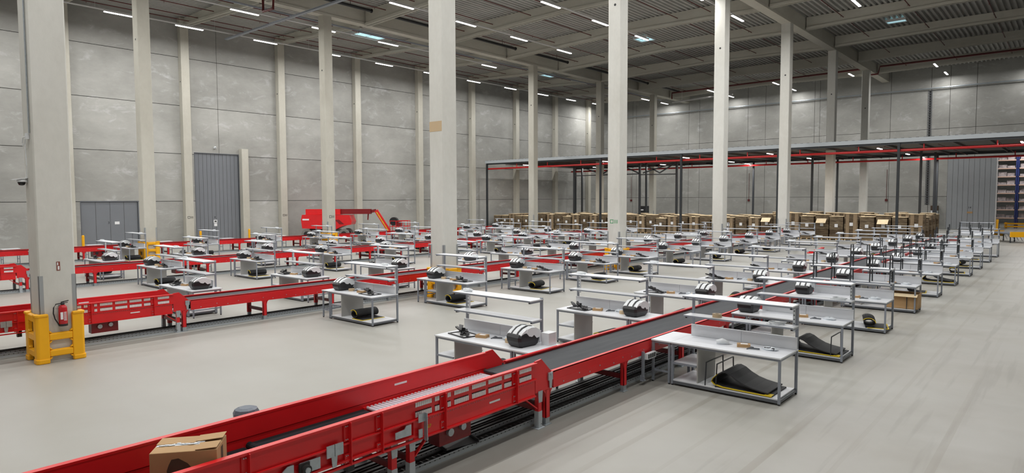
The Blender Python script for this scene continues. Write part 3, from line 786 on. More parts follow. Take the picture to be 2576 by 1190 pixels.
# open carton boxes on the benches of the nearest row
def open_box(name, loc, rz, w, d, h, label):
    t = thing(name, label, 'box', loc, rz)
    MB().box(-w/2, w/2, -d/2, -d/2+0.01, 0, h).box(-w/2, w/2, d/2-0.01, d/2, 0, h).box(-w/2, -w/2+0.01, -d/2+0.01, d/2-0.01, 0, h).box(w/2-0.01, w/2, -d/2+0.01, d/2-0.01, 0, h).box(-w/2, w/2, -d/2, d/2, 0, 0.01).build('box_body', 'card', t)
    MB().prism([(-d/2, h), (-d/2-0.2, h-0.06), (-d/2-0.2, h-0.05), (-d/2, h+0.01)], 'x', -w/2, w/2).build('flap', 'card_top', t)
    MB().prism([(d/2, h), (d/2+0.16, h-0.08), (d/2+0.16, h-0.07), (d/2, h+0.01)], 'x', -w/2, w/2).build('flap', 'card_top', t)
    return t
open_box('cardboard_box', (26.35, 4.55, 0.1255), PI/2, 1.0, 0.7, 0.52, 'open cardboard box on the bottom shelf of the fourth bench by the open aisle')
open_box('cardboard_box', (30.1, 11.0, 0.0), 0.2, 0.42, 0.42, 1.05, 'tall open cardboard box standing between benches left of the nearest conveyor')
# plain side tables behind the farthest conveyor
st = thing('side_table', '', 'table', group='small side tables behind the farthest conveyor')
MB().box(0, 0.95, 0, 0.62, 0.9, 0.93).build('tabletop', 'top', st)
for x in (0.02, 0.88):
    for y in (0.02, 0.555): MB().box(x, x+0.045, y, y+0.045, 0, 0.9).build('leg', 'steel', st)
MB().box(0.02, 0.055, 0.06, 0.56, 0.25, 0.29).box(0.88, 0.92, 0.06, 0.56, 0.25, 0.29).box(0.03, 0.06, 0.06, 0.56, 0.85, 0.9).build('rail', 'steel', st)
STB = Placer(st)
for i, x in enumerate((10.2, 14.9, 19.5, 24.2, 28.8)):
    STB((x, 51.0, 0), 0, 'small white side table behind the farthest conveyor, %s from the front' % ORD[i], 'small side tables behind the farthest conveyor')

# ------------------------------------------------------------------ conveyors
def long_conveyor(y0, y1, xs, xe, first_leg, label, step=2.62):
    t = thing('belt_conveyor', label, 'conveyor', (0, 0, 0))
    for s, y in ((1, y0), (-1, y1)):
        a, b = sorted((y, y+0.035*s)); c, d = sorted((y, y+0.07*s))
        mb = MB().box(xs, xe, a, b, 0.63, 0.935).box(xs, xe, c, d, 0.915, 0.936).box(xs, xe, c, d, 0.63, 0.645)
        e, f_ = sorted((y-0.004*s, y)); mb.box(xs, xe, e, f_, 0.63, 0.775)
        rail = mb.build('side_rail', 'red', t)
        if s == 1:
            bb = MB(); x = xs+0.3; k = 0
            while x < min(xe, 34):
                z = 0.74 if k % 2 else 0.69; yb = y-0.010
                bb.box(x-0.011, x+0.011, yb, y+0.002, z-0.011, z+0.011); x += 0.35 if k % 3 else 0.5; k += 1
            bb.build('bolts', 'zinc', rail)
    MB().box(xs-0.6, xe, y0+0.04, y1-0.04, 0.845, 0.875).build('belt', 'belt', t)
    MB().box(xs, xe, y0+0.08, y1-0.08, 0.66, 0.69).build('return_belt', 'belt_black', t)
    x = first_leg; k = 0
    while x < xe-0.3:
        for s, y in ((1, y0), (-1, y1)):
            a, b = sorted((y+0.005*s, y+0.095*s))
            pts = [(x-0.06, 0.13), (x+0.06, 0.13), (x+0.06, 0.5), (x+0.08, 0.58), (x+0.13, 0.635), (x-0.13, 0.635), (x-0.08, 0.58), (x-0.06, 0.5)]
            lg = MB().prism(pts, 'y', a, a+0.012).box(x-0.06, x-0.048, a, b, 0.13, 0.63).box(x+0.048, x+0.06, a, b, 0.13, 0.63).box(x-0.06, x+0.06, b-0.01, b, 0.13, 0.63).build('leg', 'red', t)
            if x < 30: MB().box(x-0.055, x+0.055, a+0.008, b-0.008, 0.0, 0.14).box(x-0.09, x+0.09, a-0.02, b+0.02, 0, 0.012).build('foot', 'zinc', lg)
        MB().box(x-0.03, x+0.03, y0+0.09, y1-0.09, 0.26, 0.36).build('crossbar', 'red_dark', t)
        x += step; k += 1
    return t

def infeed(xe, y0, y1, xs, label, full=True):
    """side-guarded feed section ending in a sloped shoulder at xe; features measured on the nearest one (end at 9.25)"""
    d = xe - 9.25
    t = thing('infeed_conveyor', label, 'conveyor', (0, 0, 0))
    ymid = (y0+y1)/2
    X = lambda v: v + d
    # side guards: near and far
    for s, y in ((1, y0), (-1, y1)):
        a, b = sorted((y, y+0.03*s))
        g = MB().box(xs, X(8.69), a, b, 0.90, 1.17)
        g.prism([(X(8.69), 0.64), (X(9.12), 0.64), (X(9.12), 0.90), (X(9.25), 0.91), (X(9.25), 0.93), (X(9.15), 0.935), (X(8.86), 1.21), (X(8.69), 1.195)], 'y', a, b)
        c, e = sorted((y-0.05*s, y+0.035*s)); g.box(xs, X(8.69), c, e, 1.15, 1.18)
        c, e = sorted((y-0.045*s, y+0.0*s)); g.box(xs, X(8.69), c, e, 0.885, 0.905)
        gd = g.build('side_guard', 'red', t)
        a, b = sorted((y-0.02*s, y+0.02*s))
        lo = MB().box(X(5.93), X(8.65), a, b, 0.60, 0.885)
        lo.box(xs, X(5.93), a+0.02 if s > 0 else a, b if s > 0 else b-0.02, 0.66, 0.885)
        c, e = sorted((y-0.05*s, y)); lo.box(xs, X(8.65), c, e, 0.60, 0.625).box(xs, X(5.93), c, e, 0.665, 0.69)
        lo.build('lower_rail', 'red', t)
        rb = [8.113, 6.497, 5.342, 4.839, 3.493, 1.9, 0.4, -1.1]
        for rx in rb:
            if X(rx) < xs+0.1: continue
            a, b = sorted((y-0.085*s, y))
            r_ = MB().box(X(rx)-0.055, X(rx)+0.012, a+0.065 if s > 0 else a, b if s > 0 else b-0.065, 0.92, 1.15).box(X(rx)+0.012, X(rx)+0.024, a, b, 0.62, 1.165)
            r_.box(X(rx)-0.055, X(rx)+0.012, a+0.05 if s > 0 else a, b if s > 0 else b-0.05, 0.64, 0.76).build('rib', 'red', t)
        bb = MB(); yb = y-0.036*s
        for rx in rb:
            for z in (0.95, 1.12, 0.66, 0.74):
                for q in (-0.038, -0.012):
                    a, b = sorted((yb-0.008*s, yb+0.004*s)); bb.box(X(rx)+q-0.006, X(rx)+q+0.006, a, b, z-0.006, z+0.006)
        xq = X(6.0)
        while xq < X(8.6):
            a, b = sorted((y-0.026*s, y-0.018*s)); bb.box(xq-0.004, xq+0.004, a, b, 0.855, 0.863); xq += 0.05
        bb.build('bolts', 'zinc', gd)
    # slots with pale brush inserts (near side)
    G = [(5.98, 6.29), (6.35, 6.44), (6.60, 6.67), (6.74, 7.05), (7.12, 7.43), (7.49, 7.81), (7.87, 8.05), (8.25, 8.57)]
    for ga, gb in G:
        for zc in (1.11, 0.965):
            mb = MB(); n_ = max(2, int((gb-ga)/0.036)); w = (gb-ga)/n_
            for k in range(n_): mb.box(X(ga)+k*w+0.003, X(ga)+(k+1)*w-0.003, y0-0.012, y0-0.001, zc-0.042, zc+0.03)
            mb.m(1)
            for k in range(n_): mb.box(X(ga)+k*w+0.006, X(ga)+(k+1)*w-0.010, y0-0.010, y0-0.001, zc+0.031, zc+0.045)
            mb.build('brush_slot', ['paper', 'black'], t)
    # roller bed
    MB().box(X(5.93), X(8.66), y0+0.03, y0+0.07, 0.79, 0.84).box(X(5.93), X(8.66), y1-0.07, y1-0.03, 0.79, 0.84).build('roller_frame', 'red', t)
    x = X(6.0)
    while x < X(8.55):
        MB().tube([(x, y0+0.06, 0.825), (x, y1-0.06, 0.825)], 0.026, 10).build('roller', 'roller_steel', t); x += 0.073
    MB().box(X(5.93), X(8.66), y0+0.04, y1-0.04, 0.66, 0.68).build('under_tray', 'steel_dark', t)
    # black feed belts with the rounded transfer between them
    MB().box(X(4.12), X(5.92), y0+0.05, y1-0.05, 0.79, 0.82).tube([(X(4.12), y0+0.05, 0.79), (X(4.12), y1-0.05, 0.79)], 0.05, 12).build('feed_belt', 'belt_black', t)
    MB().box(xs, X(4.05), y0+0.05, y1-0.05, 0.745, 0.785).build('feed_belt', 'belt_black', t)
    # legs
    lx = [5.60, 5.92, 8.82, 2.6, -0.2] if full else [5.92, 8.82, 2.6]
    for x in lx:
        if X(x) < xs: continue
        for s, y in ((1, y0), (-1, y1)):
            a, b = sorted((y+0.0*s, y+0.085*s))
            lg = MB().box(X(x)-0.045, X(x)+0.045, a, b, 0.30, 0.64).build('leg', 'red', t)
            MB().box(X(x)-0.05, X(x)+0.05, a-0.006, b+0.006, 0.0, 0.30).m(0).box(X(x)-0.1, X(x)+0.1, a-0.04, b+0.04, 0, 0.01).build('foot', 'perf', lg)
            c, e = sorted((y-0.012*s, y-0.002*s)); MB().prism([(X(x)-0.06, 0.66), (X(x)+0.06, 0.66), (X(x)+0.045, 0.46), (X(x)-0.045, 0.46)], 'y', c, e).build('leg_bracket', 'zinc', lg)
        MB().box(X(x)-0.025, X(x)+0.025, y0+0.08, y1-0.08, 0.3, 0.38).build('crossbar', 'red_dark', t)
    for (xa, za, xb, zb) in ((5.98, 0.36, 6.25, 0.60), (8.75, 0.36, 8.42, 0.60)):
        MB().bar((X(xa), y0+0.03, za), (X(xb), y0+0.03, zb), 0.05, 0.02).build('brace', 'red', t)
    # galvanised junction plates, sensor bracket, bearing
    MB().box(X(4.50), X(4.612), y0-0.07, y0-0.055, 0.80, 0.95).m(1).box(X(4.612), X(4.62), y0-0.068, y0-0.055, 0.80, 0.95).m(0).box(X(4.62), X(4.74), y0-0.07, y0-0.055, 0.80, 0.95).build('junction_plate', ['zinc', 'black'], t)
    MB().prism([(X(5.58), 0.73), (X(5.86), 0.72), (X(5.86), 0.87), (X(5.77), 0.87), (X(5.74), 0.83), (X(5.58), 0.82)], 'y', y0-0.06, y0-0.05).build('junction_plate', 'zinc', t)
    MB().box(X(5.98), X(6.10), y0-0.075, y0-0.065, 0.86, 0.98).box(X(6.10), X(6.11), y0-0.12, y0-0.05, 0.58, 0.98).build('sensor_bracket', 'zinc', t)
    MB().box(X(5.99), X(6.06), y0-0.07, y0-0.055, 0.64, 0.76).build('junction_plate', 'zinc', t)
    MB().prism([(X(4.57), 0.81), (X(4.66), 0.81), (X(4.645), 0.66), (X(4.585), 0.66)], 'y', y0-0.06, y0-0.05).build('mount_strap', 'zinc', t)
    MB().prism([(X(3.9), 0.68), (X(4.06), 0.68), (X(4.06), 0.86), (X(3.98), 0.86), (X(3.9), 0.80)], 'y', y0-0.05, y0-0.035).build('end_plate', 'zinc', t); MB().box(X(4.14), X(4.42), y0-0.05, y0-0.035, 0.71, 0.85).build('end_plate', 'zinc', t)
    br = MB().tube([(X(4.2), y0-0.12, 0.77), (X(4.2), y0-0.05, 0.77)], 0.06, 18).box(X(4.12), X(4.26), y0-0.075, y0-0.05, 0.74, 0.85).build('bearing', 'tray_dark', t)
    MB().tube([(X(4.2), y0-0.135, 0.77), (X(4.2), y0-0.12, 0.77)], 0.035, 16).build('bearing_cap', 'zinc', br)
    MB().tube([(X(9.1), y0-0.02, 0.90), (X(9.1), y0-0.045, 0.90)], 0.02, 8).box(X(9.03), X(9.15), y0-0.03, y0-0.004, 0.80, 0.935).prism([(X(9.05), 0.80), (X(9.13), 0.80), (X(9.115), 0.66), (X(9.065), 0.66)], 'y', y0-0.03, y0-0.012).build('latch_plate', 'zinc', t)
    MB().box(X(7.5), X(7.75), y0-0.024, y0-0.021, 0.755, 0.785).build('label_strip', 'paper', t)
    MB().box(X(6.55), X(6.8), y1-0.035, y1-0.031, 1.04, 1.07).build('label_strip', 'paper', t)
    # drive housing hanging below, grey geared motor outside the far guard
    h = MB().box(X(6.55), X(7.22), y0+0.12, y0+0.36, 0.30, 0.60).build('drive_housing', 'red_dark', t)
    MB().tube([(X(6.75), y0+0.07, 0.48), (X(6.75), y0+0.12, 0.48)], 0.06, 14).build('pulley', 'zinc', h); MB().tube([(X(7.02), y0+0.07, 0.5), (X(7.02), y0+0.12, 0.5)], 0.055, 14).build('pulley', 'zinc', h)
    mo = MB().tube([(X(4.33), y1+0.05, 0.80), (X(4.33), y1+0.22, 0.80)], 0.16, 14).lathe([(0.13, 0.0), (0.15, 0.06), (0.15, 0.22), (0.13, 0.25)], X(4.33), y1+0.42, 12, 0.78).box(X(4.2), X(4.46), y1, y1+0.3, 0.68, 0.82).build('gear_motor', 'motor', t)
    MB().lathe([(0.17, 0.0), (0.175, 0.08), (0.15, 0.13), (0.09, 0.15)], X(4.33), y1+0.42, 10, 1.0).build('fan_cover', 'motor', mo)
    MB().box(X(4.85), X(4.95), y0+0.0, y0+0.1, 0.50, 0.66).build('junction_box', 'black', t); MB().box(X(5.2), X(5.3), y1-0.4, y1-0.3, 0.45, 0.64).build('junction_box', 'black', t)
    text('SI7', 0.07, 'yellow_foam', t, face_my(X(6.22), y0-0.023, 0.74))
    return t
YA = (6.97, 8.15); YB = (20.45, 21.6); YC = (34.6, 35.75); YD = (48.85, 50.0)
infeed(9.25, YA[0], YA[1], -3.0, 'red infeed conveyor with white brush slots nearest the camera')
infeed(8.72, YB[0], YB[1], -3.0, 'red infeed conveyor with white brush slots behind the big left column')
infeed(7.95, YC[0], YC[1], 0.0, 'red infeed conveyor with white brush slots at the left photo edge', False)
long_conveyor(YA[0], YA[1], 9.2, 62, 9.05, 'long red belt conveyor nearest the camera running between the front benches')
long_conveyor(YB[0], YB[1], 8.67, 60, 8.47, 'long red belt conveyor, second from the camera, behind the big columns')
long_conveyor(YC[0], YC[1], 7.9, 56, 7.75, 'long red belt conveyor, third from the camera, between back benches')
long_conveyor(YD[0], YD[1], 4.0, 56, 8.8, 'long red belt conveyor farthest from the camera beside the grey doors')
# dark drive boxes hanging under the far conveyors
for (x, y, lab) in ((14.0, YC[0], 'third conveyor'), (27.0, YC[0], 'third conveyor midway'), (30.0, YB[0], 'second conveyor'), (14.6, YD[0], 'farthest conveyor'), (25.4, YD[0], 'farthest conveyor midway')):
    t = thing('drive_unit', 'dark red drive unit hanging under the %s' % lab, 'drive', (x, y, 0))
    MB().box(0, 0.8, 0.05, 0.6, 0.25, 0.628).build('housing', 'red_dark', t)
    MB().tube([(0.2, 0.0, 0.5), (0.2, 0.05, 0.5)], 0.08, 12).build('pulley', 'black', t); MB().tube([(0.55, 0.0, 0.52), (0.55, 0.05, 0.52)], 0.07, 12).build('pulley', 'black', t)

# cable trays on the floor under the conveyors
def trays(y0, xs, xe, which):
    t = thing('cable_tray', 'perforated zinc cable tray on the floor under the %s conveyor' % which, 'cable tray', (0, 0, 0))
    MB().box(xs, xe, y0+0.22, y0+0.235, 0.0, 0.10).box(xs, xe, y0+0.195, y0+0.235, 0.095, 0.10).build('tray_side', 'perf', t)
    MB().box(xs, xe, y0+0.235, y0+0.53, 0.0, 0.012).build('tray_base', 'tray_grey', t)
    MB().box(xs, xe, y0+0.53, y0+0.545, 0.0, 0.09).build('tray_side', 'perf', t)
    mb = MB()
    for k in range(6): mb.tube([(xs, y0+0.27+0.045*k+0.01*(k % 2), 0.024), (xe, y0+0.27+0.045*k, 0.024)], 0.012, 6)
    mb.build('cables', 'tray_dark', t)
    if which in ('nearest', 'second'):
        mb = MB(); x = max(xs, -2)
        while x < 20: mb.box(x, x+0.02, y0+0.238, y0+0.40, 0.05, 0.055); x += 0.12
        mb.build('tray_rungs', 'tray_grey', t)
    t = thing('cable_duct', 'dark floor cable duct beside the zinc tray under the %s conveyor' % which, 'cable duct', (0, 0, 0))
    MB().box(xs, xe, y0+0.58, y0+0.98, 0.0, 0.07).build('duct_body', 'tray_grey', t)
    mb = MB()
    for k in range(4): mb.tube([(xs, y0+0.62+0.09*k+0.02*(k % 2), 0.08), (xe, y0+0.62+0.09*k, 0.08)], 0.01, 6)
    mb.build('cables', 'tray_dark', t)
    MB().box(xs, xe, y0+0.99, y0+1.05, 0.0, 0.06).build('duct_body', 'tray_dark', t)
trays(YA[0], -3, 60, 'nearest'); trays(YB[0]-0.1, -3, 58, 'second'); trays(YC[0]-0.1, 0, 55, 'third'); trays(YD[0]-0.1, 2, 55, 'farthest')
tag(MB().prism([(-0.31, 0.0), (0.31, 0.0), (0.31, 0.05), (0.29, 0.05), (0.29, 0.014), (-0.29, 0.014), (-0.29, 0.05), (-0.31, 0.05)], 'y', -0.15, 0.15).build('cover_plate', 'black', loc=(7.2, 7.36, 0.10)), 'black cover plate lying across the zinc cable tray under the nearest infeed', 'plate')
bpy.data.objects['cover_plate'].rotation_euler = (0.05, -0.03, -0.25)
# socket post by the first bench
t = thing('socket_post', 'grey post with a white socket box beside the nearest packing bench', 'socket box', (12.32, 6.93, 0))
MB().box(-0.025, 0.025, -0.025, 0.025, 0.1, 0.72).box(-0.06, 0.06, -0.04, 0.04, 0.09, 0.11).box(-0.04, -0.02, -0.05, 0.05, 0.1, 0.2).build('post', 'steel', t)
b = MB().box(0.03, 0.40, -0.09, -0.02, 0.55, 0.68).build('socket_box', 'white', t)
mb = MB()
for k in range(4): mb.box(0.06+0.083*k, 0.115+0.083*k, -0.096, -0.09, 0.57, 0.66)
mb.build('socket_covers', 'black', b)

# cardboard box on the nearest infeed
t = thing('cardboard_box', 'brown taped cardboard box riding on the nearest infeed conveyor', 'box', (3.07, 7.40, 0.786), math.radians(-38))
MB().box(-0.34, 0.34, -0.225, 0.225, 0, 0.50).build('carton_body', 'card', t, bevel=0.006)
MB().prism([(-0.34, 0.505), (0.10, 0.505), (0.10, 0.51), (-0.34, 0.51)], 'y', 0.012, 0.222).build('flap', 'card', t)
MB().prism([(0.10, 0.512), (0.345, 0.535), (0.345, 0.54), (0.06, 0.517)], 'y', 0.03, 0.225).build('flap', 'card', t)
MB().prism([(0.12, 0.505), (0.338, 0.520), (0.338, 0.526), (0.12, 0.511)], 'y', -0.224, -0.01).build('flap', 'card', t)
mb = MB(); r = random.Random(4)
mb.box(-0.33, 0.16, -0.035, 0.03, 0.501, 0.5035)
for k in range(9): mb.bar((-0.3+0.05*k, r.uniform(-0.03, 0.03), 0.507), (-0.24+0.05*k, r.uniform(-0.03, 0.03), 0.510), 0.03, 0.004)
mb.build('tape_strip', 'bag', t)
MB().box(0.3405, 0.342, -0.05, 0.04, 0.15, 0.46).build('tape_strip', 'card_dark', t)
pic = [(-0.14, 0.02), (0.13, 0.02), (0.14, 0.16), (0.11, 0.28), (0.04, 0.37), (-0.05, 0.43), (-0.12, 0.42), (-0.15, 0.36), (-0.17, 0.30), (-0.16, 0.16)]
MB().prism(pic, 'y', -0.2275, -0.2255).build('printed_shape', 'card_dark', t)

# ------------------------------------------------------------------ column protectors
def protector(xc, yc, w, label, gap=True):
    """moulded yellow guard wrapped round the foot of a column: corner posts and three rings of rails"""
    t = thing('column_protector', label, 'protector', (xc+w/2, yc+w/2, 0))
    o = w/2+0.015; H = 1.2; th = 0.11
    mb = MB(); pw = 0.27
    for sx in (-1, 1):
        for sy in (-1, 1):
            xs_ = sorted((sx*o, sx*(o+th))); ys_ = sorted((sy*o, sy*(o+th)))
            cx = sx*(o+th); cy = sy*(o+th); c = 0.05
            pts = [(cx-sx*c, cy), (cx, cy-sy*c), (cx, cy-sy*pw), (cx-sx*th, cy-sy*pw), (cx-sx*th, cy-sy*th), (cx-sx*pw, cy-sy*th), (cx-sx*pw, cy)]
            if sx*sy < 0: pts = pts[::-1]
            mb.prism(pts, 'z', 0.0, H)
            fpts = [(p[0]*1.035, p[1]*1.035) for p in pts]
            mb.prism(fpts, 'z', 0.0, 0.12)
            mb.prism(fpts, 'z', H-0.05, H+0.02)
    rails = [(0.14, 0.33), (0.54, 0.74), (H-0.2, H)]
    i = o + th - pw + 0.002
    for k, (za, zb) in enumerate(rails):
        for s in (-1, 1):
            a, b = sorted((s*(o+0.01), s*(o+th-0.006)))
            if not (k == 2 and gap and s == -1): mb.prism([(a, za), (b, za+0.02), (b, zb-0.02), (a, zb)] if s > 0 else [(a, za+0.02), (b, za), (b, zb), (a, zb-0.02)], 'x', -i, i)
            mb.prism([(a, za), (b, za+0.02), (b, zb-0.02), (a, zb)] if s > 0 else [(a, za+0.02), (b, za), (b, zb), (a, zb-0.02)], 'y', -i, i)
    for k, (za, zb) in enumerate(rails):
        for s in (-1, 1):
            a, b = sorted((s*(o+0.012), s*(o+th-0.008)))
            for q in (-1, 1):
                for ax in 'xy':
                    if k == 2 and gap and s == -1 and ax == 'y': continue
                    for zz, dz in ((za, -0.07), (zb, 0.07)):
                        if k == 2 and dz > 0: continue
                        tri = [(q*i, zz), (q*(i-0.07), zz), (q*i, zz+dz)]
                        if ax == 'y': mb.prism(tri, 'y', a, b)
                        else: mb.prism(tri, 'x', a, b)
    mb.build('guard_shell', 'yellow', t, bevel=0.022)
    return t
protector(row1[0], 19.1, 0.78, 'yellow moulded guard around the big column nearest the camera')
protector(row1[1], 19.1, 0.78, 'yellow moulded guard around the second column of the front column row', False)
protector(row1[2], 19.1, 0.78, 'yellow moulded guard around the third column of the front column row', False)
protector(row2[0], 46.8, 0.78, 'yellow moulded guard around the back row column before the grey doors', False)
protector(row2[1], 46.8, 0.78, 'yellow moulded guard around the column in front of the red lift', False)

def extinguisher(x, y, z, face, label):
    t = thing('fire_extinguisher', label, 'fire extinguisher', (x, y, z), 0 if face == 'y' else -PI/2)
    MB().lathe([(0.085, 0.0), (0.095, 0.03), (0.095, 0.42), (0.085, 0.47), (0.045, 0.51)], 0, -0.11, 18).build('cylinder', 'ext_red', t, smooth=True)
    MB().lathe([(0.097, 0.0), (0.098, 0.05), (0.096, 0.055)], 0, -0.11, 18, -0.012).build('base_ring', 'black', t)
    MB().lathe([(0.04, 0.505), (0.045, 0.55), (0.03, 0.58)], 0, -0.11, 12).bar((-0.03, -0.11, 0.58), (0.13, -0.11, 0.605), 0.03, 0.02).bar((-0.03, -0.11, 0.555), (0.11, -0.11, 0.56), 0.03, 0.015).build('valve_head', 'black', t)
    MB().tube([(-0.04, -0.11, 0.55), (-0.14, -0.11, 0.54), (-0.19, -0.11, 0.46), (-0.20, -0.11, 0.32), (-0.17, -0.11, 0.18), (-0.11, -0.11, 0.06), (-0.09, -0.13, 0.0)], 0.014, 8).build('hose', 'black', t)
    MB().box(-0.075, -0.02, -0.2075, -0.204, 0.16, 0.34).build('label_plate', 'paper', t)
    mb = MB()
    for k in range(8): mb.box(-0.005, 0.055, -0.2085, -0.2045, 0.13+0.028*k, 0.143+0.028*k)
    mb.build('print_lines', 'paper', t)
    MB().box(-0.06, 0.06, -0.02, 0.0, 0.2, 0.5).build('wall_bracket', 'steel_dark', t)
    return t
extinguisher(4.95, 19.095, 0.90, 'y', 'red fire extinguisher hung on the big column nearest the camera')
extinguisher(58.64, 19.4, 0.75, 'x', 'red fire extinguisher hung on the far column before the cardboard stacks')
t = tag(MB().box(-0.038, 0.038, -0.006, 0, -0.11, 0.11).m(1).box(-0.025, 0.0, -0.008, -0.006, 0.02, 0.09).box(-0.015, 0.022, -0.008, -0.006, -0.09, 0.0).build('extinguisher_sign', ['sign_red', 'paper'], loc=(4.925, 19.098, 2.37)), 'small red fire point sign on the big column above the extinguisher', 'sign')
# camera, junction box and conduit on the near column
t = thing('security_camera', 'white dome camera on the left face of the big near column', 'camera', (4.507, 19.72, 4.42))
MB().lathe([(0.02, 0.10), (0.10, 0.085), (0.115, 0.05), (0.11, 0.03)], -0.10, 0, 16).box(-0.1, 0.0, -0.05, 0.05, 0.02, 0.1).build('housing', 'white', t)
MB().prism([(-0.32, 0.075), (0.0, 0.125), (0.0, 0.14), (-0.32, 0.085)], 'y', -0.12, 0.12).build('sun_hood', 'white', t)
MB().lathe([(0.02, -0.06), (0.06, -0.045), (0.082, 0.0), (0.085, 0.03)], -0.11, 0, 16).build('dome', 'glass_dark', t)
t = thing('junction_box', 'white junction box with a looped cable high on the near column', 'junction box', (4.5, 19.38, 5.55))
MB().box(-0.06, 0.0, -0.07, 0.07, -0.07, 0.07).build('box_body', 'white', t)
MB().tube([(-0.05, 0.05, 0.0), (-0.07, 0.18, -0.02), (-0.06, 0.30, -0.14), (-0.05, 0.28, -0.22), (-0.05, 0.16, -0.18), (-0.05, 0.06, -0.05), (-0.05, 0.1, -0.3), (-0.03, 0.14, -0.7), (-0.02, 0.26, -1.02)], 0.014, 6).build('cable_loop', 'white', t)
tag(MB().tube([(4.485, 19.25, 5.62), (4.485, 19.25, 18.8)], 0.018, 6).tube([(4.485, 19.33, 9.4), (4.485, 19.33, 18.8)], 0.014, 6).build('conduit', 'zinc'), 'thin zinc conduit running up the left face of the near column', 'conduit')
# little stencilled markings on the columns
def marks(x, y, z, ax, lab, green=False):
    t = thing('stencil_sign', lab, 'sign', (x, y, z))
    mb = MB()
    def q(a, b, za, zb):
        if ax == 'y': mb.box(a, b, -0.006, 0.0, za, zb)
        else: mb.box(-0.006, 0.0, -b, -a, za, zb)
    for (a, b, za, zb) in ((0, 0.22, 0.18, 0.21), (0, 0.22, 0, 0.03), (0, 0.03, 0.03, 0.18), (0.19, 0.22, 0.03, 0.18), (0.30, 0.34, 0, 0.2), (0.42, 0.46, 0, 0.2)): q(a, b, za, zb)
    mb.build('marking', 'green' if green else 'black', t)
marks(25.7, YW-0.62, 2.3, 'y', 'small black stencil on the wall pillar left of the tall grey door')
marks(35.05, YW-0.62, 2.3, 'y', 'small black stencil on the wall pillar left of the red lift')
marks(31.2, 46.8, 2.45, 'y', 'small black stencil on the column in front of the red lift')
marks(31.23, 19.7, 2.6, 'x', 'small green stencil on the third column of the front row', True)

# bollards
bo = tag(MB().lathe([(0.1, 0), (0.1, 1.12), (0.07, 1.18)], 0, 0, 14).m(1).lathe([(0.101, 0.0), (0.101, 0.06)], 0, 0, 14).build('bollard', ['yellow', 'steel_dark']), '', 'bollard', 'yellow bollards by the doors')
BOL = Placer(bo)
for (x, y, l) in ((17.35, 60.4, 'beside the low grey door'), (26.45, 59.9, 'before the tall grey door at its near jamb'), (31.2, 60.2, 'before the tall grey door at its far jamb')):
    BOL((x, y, 0), 0, 'yellow steel bollard %s' % l, 'yellow bollards by the doors')
t = thing('security_camera', 'small white camera above the tall grey door', 'camera', (28.6, YW, 8.75))
MB().box(-0.09, 0.09, -0.16, 0.0, 0, 0.2).build('housing', 'white', t); MB().box(-0.05, 0.05, -0.17, -0.16, 0.03, 0.1).build('lens', 'black', t)

# ------------------------------------------------------------------ boom lift
ang = math.atan2(-0.757, 0.653)
t = thing('boom_lift', 'red articulated boom lift parked by the left wall', 'lift', (36.6, 59.0, 0), ang)
for x in (0.35, 4.05):
    for y in (-1.0, 0.75):
        w = MB().tube([(x, y, 0.52), (x, y+0.3, 0.52)], 0.52, 20).build('wheel', 'wheel', t)
        MB().tube([(x, y-0.03, 0.52), (x, y+0.33, 0.52)], 0.28, 14).build('hub', 'black', w)
MB().box(0.2, 4.2, -0.6, 0.7, 0.55, 0.95).build('chassis', 'steel_dark', t)
MB().prism([(-0.1, 1.1), (3.2, 0.98), (4.0, 1.35), (4.75, 1.45), (4.85, 1.75), (4.6, 2.4), (-0.1, 2.45), (-0.2, 1.9)], 'y', -0.95, 0.95).build('turret_cover', 'red', t)
MB().box(0.15, 3.6, -0.55, 0.55, 2.45, 3.0).build('boom_root', 'red', t)
MB().box(2.9, 6.6, -0.3, 0.3, 2.5, 3.0).build('main_boom', 'red_dark', t)
MB().box(2.6, 3.2, -0.97, -0.95, 1.75, 1.85).box(2.6, 3.2, -0.97, -0.95, 1.5, 1.6).box(-0.05, 0.6, -0.97, -0.95, 1.9, 2.05).build('warning_stripe', 'paper', t)
MB().prism([(3.0, 1.95), (3.6, 1.95), (4.1, 1.5), (3.6, 1.5), (3.4, 1.75)], 'y', -0.965, -0.952).build('vent_panel', 'red_dark', t)
MB().bar((6.6, 0, 2.75), (7.1, 0, 2.85), 0.25, 0.3).bar((6.3, 0, 2.5), (6.25, 0, 1.9), 0.1, 0.12).build('boom_knuckle', 'red_dark', t)
MB().bar((7.1, 0, 2.85), (8.4, 0, 0.75), 0.28, 0.36).build('jib', 'red', t)
mb = MB()
for k in range(9):
    a = k/9; mb.box(-0.16, 0.16, -0.16, 0.16, -0.05, 0.05, Matrix.Translation((7.25+1.1*a, 0, 2.55-1.8*a)) @ Matrix.Rotation(1.0, 4, 'Y'))
mb.build('cable_chain', 'yellow_foam', t)
MB().tube([(8.9, -0.35, 1.75), (8.9, 0.35, 1.75)], 0.42, 16).build('hose_drum', 'black', t)
mb = MB()
for zz in (0.75, 1.25, 1.8):
    mb.bar((8.5, -0.7, zz), (10.4, -0.7, zz), 0.05, 0.05).bar((8.5, 0.7, zz), (10.4, 0.7, zz), 0.05, 0.05).bar((10.4, -0.7, zz), (10.4, 0.7, zz), 0.05, 0.05)
for x in (8.6, 9.2, 9.8, 10.38):
    for y in (-0.7, 0.7): mb.bar((x, y, 0.55), (x, y, 1.82), 0.05, 0.05)
mb.box(8.5, 10.4, -0.72, 0.72, 0.5, 0.56)
mb.build('work_cage', 'red', t)
MB().box(9.2, 9.6, -0.5, 0.5, 1.2, 1.8).build('control_box', 'red_dark', t)

